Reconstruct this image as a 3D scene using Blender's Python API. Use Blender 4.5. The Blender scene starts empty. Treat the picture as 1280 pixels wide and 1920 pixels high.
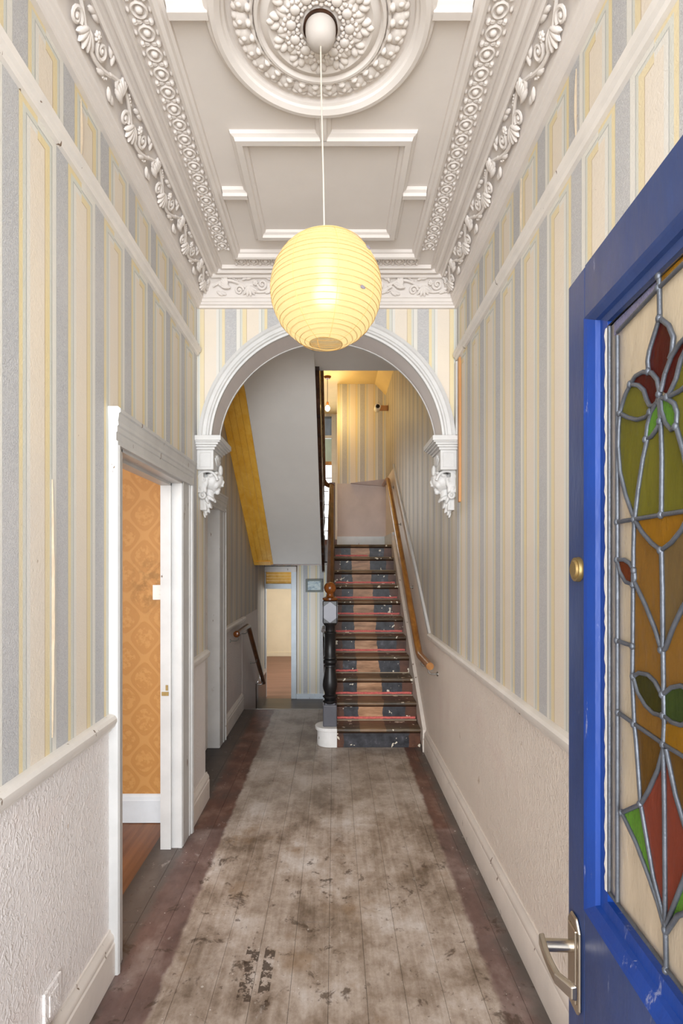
import bpy, bmesh, math, random
from mathutils import Matrix, Vector
random.seed(7)
PI = math.pi
scn = bpy.context.scene
COL = scn.collection

# ------------------------------------------------------------------ camera, sky, lights, exposure
cam_d = bpy.data.cameras.new('camera')
cam = bpy.data.objects.new('camera', cam_d)
COL.objects.link(cam)
cam.location = (0, 0, 1.48)
cam.rotation_euler = (PI / 2, 0, 0)
cam_d.sensor_fit = 'HORIZONTAL'
cam_d.sensor_width = 36
cam_d.lens = 28.125
cam_d.shift_x = 13 / 1280
cam_d.shift_y = 96 / 1280
cam_d.clip_start = 0.05
scn.camera = cam

world = bpy.data.worlds.new('overcast_sky')
scn.world = world
world.use_nodes = True
bg = world.node_tree.nodes['Background']
bg.inputs['Color'].default_value = (0.93, 0.96, 1.0, 1)
bg.inputs['Strength'].default_value = 2.15

def area(name, loc, rot, sx, sy, power, color):
    d = bpy.data.lights.new(name, 'AREA')
    d.shape = 'RECTANGLE'
    d.size, d.size_y, d.energy, d.color = sx, sy, power, color
    o = bpy.data.objects.new(name, d)
    o.location, o.rotation_euler = loc, rot
    COL.objects.link(o)
    return o

# daylight of the street through the open entrance, of the front room's bay window, of the landing
# window and of the back room's window
area('daylight_entrance', (-0.08, -0.9, 1.75), (math.radians(94), 0, 0), 1.5, 2.5, 31, (0.94, 0.97, 1.0)).data.spread = math.radians(100)
area('daylight_front_room', (-2.6, 1.2, 1.6), (0, -PI / 2, 0), 1.6, 1.8, 19, (1.0, 0.95, 0.88))
area('daylight_landing_window', (-0.45, 8.92, 2.6), (-PI / 2, 0, 0), 0.9, 1.3, 26, (1.0, 0.97, 0.92))
area('daylight_back_room', (0.35, 10.2, 0.7), (0, PI / 2, 0), 1.4, 1.5, 27, (1.0, 0.98, 0.92))
area('daylight_side_passage', (-1.05, 7.0, 0.55), (0, -PI / 2, 0), 1.2, 0.8, 16, (0.86, 0.93, 1.0))

scn.view_settings.view_transform = 'Standard'
scn.view_settings.look = 'None'
scn.view_settings.gamma = 1
scn.view_settings.use_curve_mapping = False
scn.view_settings.exposure = 0.70
scn.cycles.max_bounces = 10
scn.cycles.diffuse_bounces = 7
scn.cycles.transparent_max_bounces = 16
scn.cycles.use_denoising = True

# ------------------------------------------------------------------ materials
def lin(v):
    v /= 255
    return v / 12.92 if v <= 0.04045 else ((v + 0.055) / 1.055) ** 2.4
def c(r, g, b):
    return (lin(r), lin(g), lin(b), 1)

class V:
    """a scalar node output with arithmetic"""
    def __init__(s, nt, k): s.nt, s.k = nt, k
    def m(s, op, *a):
        n = s.nt.nodes.new('ShaderNodeMath'); n.operation = op
        for i, x in enumerate((s,) + a):
            if isinstance(x, V): s.nt.links.new(x.k, n.inputs[i])
            else: n.inputs[i].default_value = x
        return V(s.nt, n.outputs[0])
    def __add__(s, o): return s.m('ADD', o)
    def __sub__(s, o): return s.m('SUBTRACT', o)
    def __mul__(s, o): return s.m('MULTIPLY', o)
    def __truediv__(s, o): return s.m('DIVIDE', o)
    def rsub(s, o): return s.m('MULTIPLY_ADD', -1.0, o)
    def frac(s): return s.m('FRACT')
    def abs(s): return s.m('ABSOLUTE')
    def gt(s, o): return s.m('GREATER_THAN', o)
    def lt(s, o): return s.m('LESS_THAN', o)
    def mn(s, o): return s.m('MINIMUM', o)
    def mx(s, o): return s.m('MAXIMUM', o)
    def step(s, a, b):
        n = s.nt.nodes.new('ShaderNodeMapRange'); n.interpolation_type = 'SMOOTHSTEP'
        s.nt.links.new(s.k, n.inputs[0])
        n.inputs[1].default_value, n.inputs[2].default_value = a, b
        return V(s.nt, n.outputs[0])

class M:
    """material builder: position inputs x, y, z (object space), noise, mixes"""
    def __init__(s, name, rough=0.5, spec=0.5):
        s.mat = bpy.data.materials.new(name); s.mat.use_nodes = True
        s.nt = s.mat.node_tree
        s.b = s.nt.nodes['Principled BSDF']
        s.b.inputs['Roughness'].default_value = rough
        s.b.inputs['Specular IOR Level'].default_value = spec
        s.tc = s.nt.nodes.new('ShaderNodeTexCoord')
        sep = s.nt.nodes.new('ShaderNodeSeparateXYZ')
        s.P = s.tc.outputs['Object']
        s.nt.links.new(s.P, sep.inputs[0])
        s.x, s.y, s.z = (V(s.nt, sep.outputs[i]) for i in range(3))
    def noise(s, scale, detail=4, stretch=(1, 1, 1), rough=0.6, dist=0.0):
        mp = s.nt.nodes.new('ShaderNodeMapping'); mp.inputs['Scale'].default_value = stretch
        s.nt.links.new(s.P, mp.inputs[0])
        n = s.nt.nodes.new('ShaderNodeTexNoise')
        n.inputs['Scale'].default_value = scale; n.inputs['Detail'].default_value = detail
        n.inputs['Roughness'].default_value = rough; n.inputs['Distortion'].default_value = dist
        s.nt.links.new(mp.outputs[0], n.inputs['Vector'])
        return V(s.nt, n.outputs[0])
    def vor(s, scale, stretch=(1, 1, 1), feature='F1'):
        mp = s.nt.nodes.new('ShaderNodeMapping'); mp.inputs['Scale'].default_value = stretch
        s.nt.links.new(s.P, mp.inputs[0])
        n = s.nt.nodes.new('ShaderNodeTexVoronoi'); n.feature = feature
        n.inputs['Scale'].default_value = scale
        s.nt.links.new(mp.outputs[0], n.inputs['Vector'])
        return V(s.nt, n.outputs[0])
    def mix(s, f, a, b):
        n = s.nt.nodes.new('ShaderNodeMix'); n.data_type = 'RGBA'
        for i, x in ((0, f), (6, a), (7, b)):
            if isinstance(x, V): s.nt.links.new(x.k, n.inputs[i])
            elif hasattr(x, 'is_output'): s.nt.links.new(x, n.inputs[i])
            else: n.inputs[i].default_value = x
        return n.outputs[2]
    def ramp(s, f, stops, mode='LINEAR'):
        n = s.nt.nodes.new('ShaderNodeValToRGB'); r = n.color_ramp; r.interpolation = mode
        while len(r.elements) < len(stops): r.elements.new(0.5)
        for e, (p, col) in zip(r.elements, stops): e.position = p
        for e, (p, col) in zip(r.elements, stops): e.color = col
        s.nt.links.new(f.k, n.inputs[0])
        return n.outputs[0]
    def color(s, k):
        if hasattr(k, 'is_output'): s.nt.links.new(k, s.b.inputs['Base Color'])
        else: s.b.inputs['Base Color'].default_value = k
        return s
    def bump(s, h, strength=0.3, dist=0.01):
        n = s.nt.nodes.new('ShaderNodeBump')
        n.inputs['Strength'].default_value = strength; n.inputs['Distance'].default_value = dist
        s.nt.links.new(h.k, n.inputs['Height'])
        s.nt.links.new(n.outputs[0], s.b.inputs['Normal'])
        return s
    def rough(s, v):
        s.nt.links.new(v.k, s.b.inputs['Roughness']); return s

def plain(name, col, rough=0.5, spec=0.5, var=0.06, scale=6, bump=0.0, metal=0.0):
    m = M(name, rough, spec)
    n = m.noise(scale, 5)
    dark = tuple(v * (1 - 3 * var) for v in col[:3]) + (1,)
    m.color(m.mix(n.step(0.3, 0.72), dark, col))
    if bump: m.bump(m.noise(scale * 9, 3), bump, 0.004)
    m.b.inputs['Metallic'].default_value = metal
    return m.mat

def dirty_white(name, col, rough=0.35, chips=0.0, bump=0.12):
    """old gloss paint with a few brown chips"""
    m = M(name, rough)
    n = m.noise(7, 5)
    k = m.mix(n.step(0.25, 0.75), tuple(v * 0.88 for v in col[:3]) + (1,), col)
    if chips:
        q = m.noise(26, 4, (1, 1, 0.35)).step(0.70 - chips, 0.73 - chips)
        k = m.mix(q, k, c(120, 100, 82))
    m.color(k)
    m.bump(m.noise(60, 3), bump, 0.003)
    return m.mat

GRAY, YEL, SAGE, LINE = c(190, 190, 190), c(222, 205, 160), c(204, 205, 194), c(172, 174, 170)
WHI, CRE, BRO = c(220, 217, 208), c(224, 212, 194), c(184, 160, 124)
def wallpaper(name, axis, period, org, tops=(), mirror=None, org2=None, split=9.0, grime_dim=0.0, tint=None):
    """striped embossed paper: grey bands between cream panels framed in yellow and white; the frame turns the corner at each height in tops"""
    m = M(name, 0.55, 0.35)
    t = m.x if axis == 'x' else m.y
    if mirror is not None: t = (t - mirror).abs()
    if org2 is None: u = ((t - org) / period).frac()
    else:
        o = m.z.gt(split) * (org2 - org) + org
        u = ((t - o) / period).frac()
    u = u * 0.25
    v = None
    for (lo, hi) in tops:
        d = (m.z.rsub(hi)).mx(0.0) + (m.z.lt(lo)) * 9.0 + m.z.gt(hi) * 9.0
        v = d if v is None else v.mn(d)
    if v is not None:
        body = u.gt(0.064)
        left = (u - 0.064).mn(v) + 0.064
        right = u.mx(v.rsub(0.25))
        half = u.gt(0.152)
        w = left * half.rsub(1.0) + right * half
        u = u * body.rsub(1.0) + w * body
    P = 0.25
    st = [(0.0, GRAY), (0.063, LINE), (0.0655, YEL), (0.083, SAGE), (0.097, LINE), (0.101, WHI), (0.117, CRE),
          (0.186, BRO), (0.1885, YEL), (0.212, SAGE), (0.222, LINE), (0.226, WHI), (0.248, LINE)]
    k = m.ramp(u / P, [(p / P, q) for p, q in st], 'CONSTANT')
    gray = u.lt(0.063)
    h = m.noise(95, 2, (1, 1, 1) , 0.5, 1.2)
    hatch = m.noise(40, 2, (1, 3, 3), 0.5, 2.5).step(0.45, 0.56)
    k = m.mix(hatch * gray * 0.5, k, c(160, 160, 166))
    fade = m.noise(1.6, 4).step(0.3, 0.75)
    k = m.mix(fade * 0.35, k, c(206, 200, 196))
    if grime_dim:
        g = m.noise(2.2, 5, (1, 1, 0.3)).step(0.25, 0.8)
        k = m.mix(g * (grime_dim * 0.6) + grime_dim * 0.4, k, tint or c(128, 112, 88))
    spot = m.noise(30, 3).step(0.73, 0.78)
    k = m.mix(spot * 0.4, k, c(150, 120, 90))
    m.color(k)
    e = u.gt(0.064) * (u - 0.1).abs().lt(0.003) 
    m.bump(h * 0.5 + hatch * gray * 0.7 - e * 0.8 + m.noise(9, 3) * 0.8, 0.45, 0.004)
    return m.mat

def anaglypta(name, col, strength=0.38):
    """thickly painted embossed dado paper: short raised strokes"""
    m = M(name, 0.42, 0.4)
    n = m.noise(1.8, 4).step(0.3, 0.7)
    k = m.mix(n, tuple(v * 0.93 for v in col[:3]) + (1,), col)
    warm = m.noise(3.5, 4).step(0.5, 0.75)
    k = m.mix(warm * 0.5, k, c(222, 204, 196))
    k = m.mix(m.noise(11, 4).step(0.71, 0.75) * 0.6, k, c(165, 140, 112))
    m.color(k)
    a = m.noise(34, 2, (1, 1.3, 0.75), 0.5, 2.2).step(0.5, 0.62)
    b = m.noise(60, 2, (1, 1, 0.8), 0.5, 2.0).step(0.48, 0.66)
    m.bump(a + b * 0.35, strength, 0.006)
    return m.mat

def wood(name, dark, light, rough=0.4, scale=14, axis=1, spec=0.5):
    m = M(name, rough, spec)
    st = [9, 9, 9]; st[axis] = 0.6
    n = m.noise(scale / 9, 6, tuple(st), 0.65, 0.6)
    m.color(m.ramp(n, [(0.3, dark), (0.55, tuple((a + b) / 2 for a, b in zip(dark, light))), (0.75, light)]))
    m.bump(n, 0.15, 0.003)
    return m.mat

def floor_material():
    m = M('worn_floorboards', 0.5, 0.4)
    y, x = m.y, m.x
    grain = m.noise(3.0, 6, (14, 0.8, 1), 0.6, 0.4)
    cloud = m.noise(3.2, 8, (1, 0.8, 1), 0.72)
    k = m.ramp(cloud * 0.84 + grain * 0.16, [(0.36, c(108, 92, 78)), (0.45, c(150, 134, 120)), (0.53, c(180, 166, 154)), (0.64, c(210, 203, 198))])
    # ochre bare patches
    k = m.mix(m.noise(3.4, 4).step(0.56, 0.70) * 0.45, k, c(142, 112, 78))
    # cleaner grey runner towards the back
    far = y.step(2.9, 3.5)
    k = m.mix(far * 0.55, k, m.mix(cloud.step(0.35, 0.65), c(146, 134, 122), c(186, 176, 166)))
    mat2 = (y.gt(3.98)) * (x.lt(-0.13)) * (x.gt(-0.76))
    k = m.mix(mat2 * 0.5, k, m.mix(cloud.step(0.4, 0.6), c(134, 126, 118), c(172, 166, 158)))
    edge = m.noise(9, 4) * 0.05
    # stained margins along both walls
    ml = ((x + edge) + 0.575).rsub(0.0).step(-0.004, 0.02)
    mr = ((x + edge) - 0.572).step(-0.004, 0.02)
    red = m.ramp(m.noise(7, 5, (1, 0.7, 1)), [(0.3, c(58, 32, 26)), (0.52, c(96, 56, 44)), (0.68, c(130, 100, 88))])
    pur = m.ramp(m.noise(6, 5, (1, 0.7, 1)), [(0.3, c(72, 48, 46)), (0.52, c(106, 80, 76)), (0.68, c(144, 126, 120))])
    stain = m.mix((y + edge).step(2.98, 3.02), pur, red)
    k = m.mix(ml.mx(mr) * 0.88, k, stain)
    # dust grey against the skirtings
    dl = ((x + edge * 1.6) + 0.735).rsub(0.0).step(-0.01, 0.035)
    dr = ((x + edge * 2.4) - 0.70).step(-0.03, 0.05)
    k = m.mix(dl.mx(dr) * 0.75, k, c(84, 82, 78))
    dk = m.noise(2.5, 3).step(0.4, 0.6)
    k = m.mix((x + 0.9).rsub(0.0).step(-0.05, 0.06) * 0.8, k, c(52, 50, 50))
    # dark scuffs, tar spots, white paint flecks and dust
    sc = m.noise(8.5, 6, (1, 1, 1), 0.68, 0.5).step(0.575, 0.65)
    near = y.rsub(3.1).step(0.0, 0.5)
    k = m.mix(sc * near * 0.75, k, c(70, 54, 42))
    sc2 = m.noise(34, 5, (1, 1, 1), 0.7).step(0.615, 0.67)
    k = m.mix(sc2 * 0.6, k, c(78, 62, 50))
    for bx0, bx1 in ((-0.335, -0.285), (-0.265, -0.225)):       # a pair of boot prints
        box = x.gt(bx0) * x.lt(bx1) * y.gt(1.80) * y.lt(2.06)
        k = m.mix(box * m.noise(26, 4, (1, 1, 1), 0.7).step(0.47, 0.53) * 0.85, k, c(62, 48, 38))
    fl = m.vor(34).lt(0.085) * m.noise(5, 3).step(0.50, 0.62)
    k = m.mix(fl * 0.85, k, c(214, 208, 200))
    fl2 = m.vor(11).lt(0.055) * m.noise(3, 3).step(0.48, 0.6)
    k = m.mix(fl2 * 0.8, k, c(206, 200, 192))
    dust = m.noise(15, 6, (1, 0.5, 1), 0.75).step(0.6, 0.72)
    k = m.mix(dust * 0.5, k, c(190, 184, 178))
    m.color(k)
    m.rough((cloud * 0.35) + 0.3)
    m.bump(grain + sc2 * 0.4, 0.25, 0.003)
    return m.mat

def stair_paint(name, tread):
    m = M(name, 0.45, 0.4)
    wob = (m.noise(9, 3) - 0.5) * 0.05
    x = m.x + wob
    bare = m.ramp(m.noise(4, 5, (1.2, 6, 6)), [(0.35, c(136, 98, 68)), (0.55, c(184, 138, 102)), (0.7, c(206, 164, 128))])
    blk = m.ramp(m.noise(14, 4), [(0.35, c(38, 38, 42)), (0.6, c(66, 66, 72)), (0.75, c(104, 104, 110))])
    brn = m.ramp(m.noise(8, 4), [(0.3, c(58, 36, 26)), (0.7, c(112, 72, 52))])
    inblk = x.gt(0.075) * x.lt(0.60)
    k = m.mix(inblk, brn, blk)
    first = m.z.lt(0.13)
    k = m.mix(x.gt(0.20) * x.lt(0.415) * first.rsub(1.0), k, bare)
    if tread:
        worn = m.ramp(m.noise(5, 5, (1, 5, 5)), [(0.3, c(62, 52, 40)), (0.55, c(106, 90, 70)), (0.75, c(140, 124, 100))])
        k = m.mix(0.7, k, worn)
    chip = m.noise(21, 2, (1, 1, 1), 0.4).step(0.665, 0.675) * (x.gt(0.46).mx(x.lt(0.17)))
    k = m.mix(chip, k, c(226, 216, 196))
    m.color(k)
    m.bump(m.noise(30, 4), 0.2, 0.003)
    return m.mat

def damask(name):
    m = M(name, 0.5, 0.35)
    wob = (m.noise(16, 2) - 0.5) * 0.35
    u = (m.x + 1.09) * (2 * PI / 0.215); w = (m.z - 1.05) * (2 * PI / 0.235)
    a = (u.m('COSINE') + w.m('COSINE') * 0.95 + wob) * 0.5
    ring = a.abs().rsub(0.16).step(0.0, 0.09)
    core = a.abs().step(0.40, 0.5)
    fl = m.noise(38, 3).step(0.42, 0.58)
    k = m.mix(ring * 0.5, c(178, 128, 70), c(198, 150, 90))
    k = m.mix(core * fl * 0.42, k, c(204, 156, 94))
    d = ((m.x + 1.06).m('POWER', 2.0) + (m.z - 1.36).m('POWER', 2.0) * 0.5).m('SQRT')
    k = m.mix(d.rsub(0.16).step(0.0, 0.13) * m.noise(24, 4).step(0.40, 0.62) * 0.6, k, c(128, 92, 44))
    m.color(k); m.bump(ring + core * fl, 0.2, 0.003)
    return m.mat

PERIOD = 0.253
MAT = dict(
    paper_left=wallpaper('striped_paper_left', 'y', PERIOD, 1.302, ((2.0, 2.70), (2.70, 2.985)), org2=1.343, split=2.72),
    paper_right=wallpaper('striped_paper_right', 'y', 0.2545, 1.302, ((2.0, 2.67), (2.67, 2.985)), org2=1.317, split=2.70),
    paper_arch=wallpaper('striped_paper_arch', 'x', 0.25, 0.035, (), mirror=-0.045),
    paper_back=wallpaper('striped_paper_stairwell', 'y', PERIOD, 1.302, (), grime_dim=0.55),  # grime plus the weaker light beyond the arch, mixed into the paper colour
    paper_far=wallpaper('striped_paper_landing', 'x', 0.25, 0.11, (), grime_dim=0.12),
    paper_low=wallpaper('striped_paper_passage', 'x', 0.25, 0.02, (), grime_dim=0.12, tint=c(150, 160, 165)),
    dado_left=anaglypta('pinkish_dado_paper_left', c(232, 226, 223)),
    dado_right=anaglypta('pinkish_dado_paper_right', c(234, 223, 212), 0.45),
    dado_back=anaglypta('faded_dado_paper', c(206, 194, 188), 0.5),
    ceiling=plain('ceiling_paint', c(226, 219, 213), 0.7, 0.2, 0.02, 3, 0.1),
    plaster=plain('cornice_paint', c(222, 215, 209), 0.75, 0.15, 0.02, 5, 0.1),
    gloss=dirty_white('white_gloss_paint', c(200, 199, 197), 0.38, 0.02),
    gloss_arch=dirty_white('white_arch_paint', c(208, 207, 205), 0.5),
    rail=dirty_white('rail_paint', c(228, 222, 215), 0.4, 0.03),
    skirt=dirty_white('skirting_paint', c(228, 219, 210), 0.4, 0.04),
    white=dirty_white('bright_white_paint', c(246, 245, 243), 0.35, 0.03),
    cool=dirty_white('cool_white_paint', c(216, 224, 230), 0.4, 0.02),
    soffit=plain('grey_soffit_paint', c(232, 229, 224), 0.6, 0.3, 0.02, 2),
    arch_in=plain('arch_reveal_paint', c(224, 217, 215), 0.55, 0.3, 0.02, 3),
    upper=plain('upper_ceiling_paint', c(222, 200, 150), 0.6, 0.3, 0.03, 3),
    beige=plain('cream_room_paint', c(232, 219, 190), 0.6, 0.3, 0.03, 2),
    pinkwall=plain('landing_dado_paint', c(204, 190, 186), 0.5, 0.3, 0.05, 3),
    ochre=wood('ochre_boards', c(234, 170, 48), c(252, 206, 96), 0.5, 12, 1),
    dark=wood('dark_stained_wood', c(30, 18, 12), c(74, 46, 30), 0.3, 14, 2),
    brown=wood('brown_varnished_wood', c(64, 36, 18), c(120, 76, 42), 0.3, 14, 1),
    honey=wood('honey_varnished_wood', c(122, 76, 26), c(176, 118, 52), 0.32, 14, 1),
    orange=wood('bare_orange_batten', c(176, 118, 62), c(212, 160, 104), 0.5, 14, 2),
    black=plain('black_gloss_paint', c(26, 25, 27), 0.36, 0.5, 0.1, 12, 0.1),
    slate=plain('slate_grey_paint', c(92, 92, 100), 0.4, 0.5, 0.05, 9),
    pale=plain('pale_grey_paint', c(150, 152, 162), 0.4, 0.5, 0.04, 9),
    ball=wood('polished_ball_wood', c(58, 26, 8), c(150, 84, 30), 0.22, 16, 2),
    floor=floor_material(),
    gap=plain('dark_gap', c(28, 22, 18), 0.9, 0.1),
    roomfloor=wood('front_room_floor', c(88, 54, 32), c(148, 100, 66), 0.45, 12, 1),
    lowfloor=wood('dark_lower_floor', c(40, 32, 26), c(82, 66, 54), 0.35, 12, 0),
    backfloor=wood('red_back_floor', c(112, 74, 58), c(160, 116, 96), 0.4, 12, 0),
    riser=stair_paint('painted_riser', False),
    tread=stair_paint('worn_tread', True),
    red=plain('red_carpet_remains', c(234, 118, 110), 0.6, 0.3, 0.08, 60),
    damask=damask('orange_damask_paper'),
    brass=plain('aged_brass', c(168, 142, 92), 0.35, 0.5, 0.05, 30, 0, 0.8),
    chrome=plain('worn_nickel', c(196, 186, 172), 0.24, 0.5, 0.05, 30, 0, 1.0),
    steel=plain('dull_steel', c(150, 146, 140), 0.35, 0.5, 0.05, 30, 0, 0.9),
    plastic=plain('white_plastic', c(232, 230, 224), 0.3, 0.5, 0.02),
    canopy=plain('canopy_paint', c(190, 182, 175), 0.6, 0.3, 0.02),
    lens=plain('black_lens', c(12, 12, 14), 0.1, 0.6, 0.0),
    lead=plain('lead_came', c(98, 102, 110), 0.38, 0.5, 0.10, 40, 0.2, 0.55),
    putty=plain('putty_remains', c(214, 208, 200), 0.7, 0.2, 0.06, 40, 0.4),
    paving=plain('street_paving', c(170, 164, 156), 0.8, 0.2, 0.06, 3),
    cord=plain('cream_cord', c(198, 188, 174), 0.6, 0.3, 0.02),
    bare=plain('torn_paper_edge', c(186, 168, 144), 0.7, 0.2, 0.05, 20),
    shell=plain('plain_plaster_shell', c(200, 192, 182), 0.7, 0.2, 0.03, 3),
)

def blue_paint(name, col, worn):
    m = M(name, 0.3, 0.35)
    n = m.noise(6, 5, (1, 1, 0.4))
    k = m.mix(n.step(0.3, 0.7), tuple(v * 0.72 for v in col[:3]) + (1,), col)
    rub = m.noise(46, 5, (1, 1, 0.22), 0.7).step(0.66 - worn, 0.74 - worn)
    k = m.mix(rub * 0.55, k, c(150, 152, 172))
    m.color(k)
    m.rough(m.noise(20, 4, (1, 1, 0.2)) * 0.3 + 0.22)
    m.bump(m.noise(30, 4, (1, 1, 0.3)), 0.35, 0.004)
    return m.mat
MAT['navy'] = blue_paint('navy_gloss_paint', c(44, 64, 112), 0.0)
MAT['blue'] = blue_paint('bright_blue_gloss_paint', c(16, 58, 136), 0.03)

def glass(name, col, trans=0.75, rough=0.22):
    m = M(name, rough, 0.5)
    n = m.noise(14, 4, (1, 1, 0.35))
    m.color(m.mix(n.step(0.3, 0.75), tuple(v * 0.8 for v in col[:3]) + (1,), col))
    m.b.inputs['Transmission Weight'].default_value = trans
    m.b.inputs['IOR'].default_value = 1.15
    m.bump(m.noise(55, 3, (1, 1, 0.4)), 0.5, 0.004)
    return m.mat
G = dict(
    red=glass('red_glass', c(97, 32, 22), 0.6), olive=glass('olive_glass', c(137, 132, 49), 0.6),
    green=glass('green_glass', c(108, 156, 60), 0.5), dgreen=glass('deep_green_glass', c(73, 92, 43), 0.6),
    moss=glass('moss_glass', c(76, 73, 28), 0.6), amber=glass('amber_glass', c(158, 116, 52), 0.6),
    gold=glass('gold_glass', c(177, 128, 35), 0.6), tan=glass('tan_glass', c(137, 113, 73), 0.6),
    rust=glass('rust_glass', c(131, 65, 32), 0.6), brown=glass('brown_glass', c(126, 92, 40), 0.6),
    clear=glass('rippled_clear_glass', c(226, 212, 190), 0.65), violet=glass('violet_glass', c(160, 160, 196), 0.65),
    brick=glass('brick_red_glass', c(146, 72, 54), 0.5),
)
def window_glass():
    m = bpy.data.materials.new('window_glass'); m.use_nodes = True
    nt = m.node_tree; nt.nodes.clear()
    o = nt.nodes.new('ShaderNodeOutputMaterial'); mx = nt.nodes.new('ShaderNodeMixShader')
    t = nt.nodes.new('ShaderNodeBsdfTransparent'); g = nt.nodes.new('ShaderNodeBsdfGlossy')
    g.inputs['Roughness'].default_value = 0.05; mx.inputs[0].default_value = 0.06
    nt.links.new(t.outputs[0], mx.inputs[1]); nt.links.new(g.outputs[0], mx.inputs[2]); nt.links.new(mx.outputs[0], o.inputs[0])
    return m
MAT['pane'] = window_glass()

def lantern_paper():
    m = bpy.data.materials.new('lit_rice_paper'); m.use_nodes = True
    nt = m.node_tree; nt.nodes.clear()
    o = nt.nodes.new('ShaderNodeOutputMaterial')
    d = nt.nodes.new('ShaderNodeBsdfDiffuse'); d.inputs['Color'].default_value = c(206, 184, 136)
    t = nt.nodes.new('ShaderNodeBsdfTranslucent'); t.inputs['Color'].default_value = (0.97, 0.92, 0.72, 1)
    r = nt.nodes.new('ShaderNodeBsdfRefraction'); r.inputs['Color'].default_value = (1.0, 0.86, 0.55, 1)
    r.inputs['Roughness'].default_value = 0.72; r.inputs['IOR'].default_value = 1.12
    a = nt.nodes.new('ShaderNodeMixShader'); a.inputs[0].default_value = 0.7
    b = nt.nodes.new('ShaderNodeMixShader'); b.inputs[0].default_value = 0.16
    nt.links.new(d.outputs[0], a.inputs[1]); nt.links.new(t.outputs[0], a.inputs[2])
    nt.links.new(a.outputs[0], b.inputs[1]); nt.links.new(r.outputs[0], b.inputs[2])
    nt.links.new(b.outputs[0], o.inputs[0])
    return m
MAT['paper'] = lantern_paper()
def emit(name, col, s):
    m = bpy.data.materials.new(name); m.use_nodes = True
    b = m.node_tree.nodes['Principled BSDF']
    b.inputs['Base Color'].default_value = (1, 1, 1, 1)
    b.inputs['Emission Color'].default_value = col; b.inputs['Emission Strength'].default_value = s
    return m
MAT['bulb'] = emit('lit_bulb', (1.0, 0.74, 0.38, 1), 2.6)
MAT['bulb2'] = emit('lit_bare_bulb', (1.0, 0.80, 0.45, 1), 40)

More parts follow.
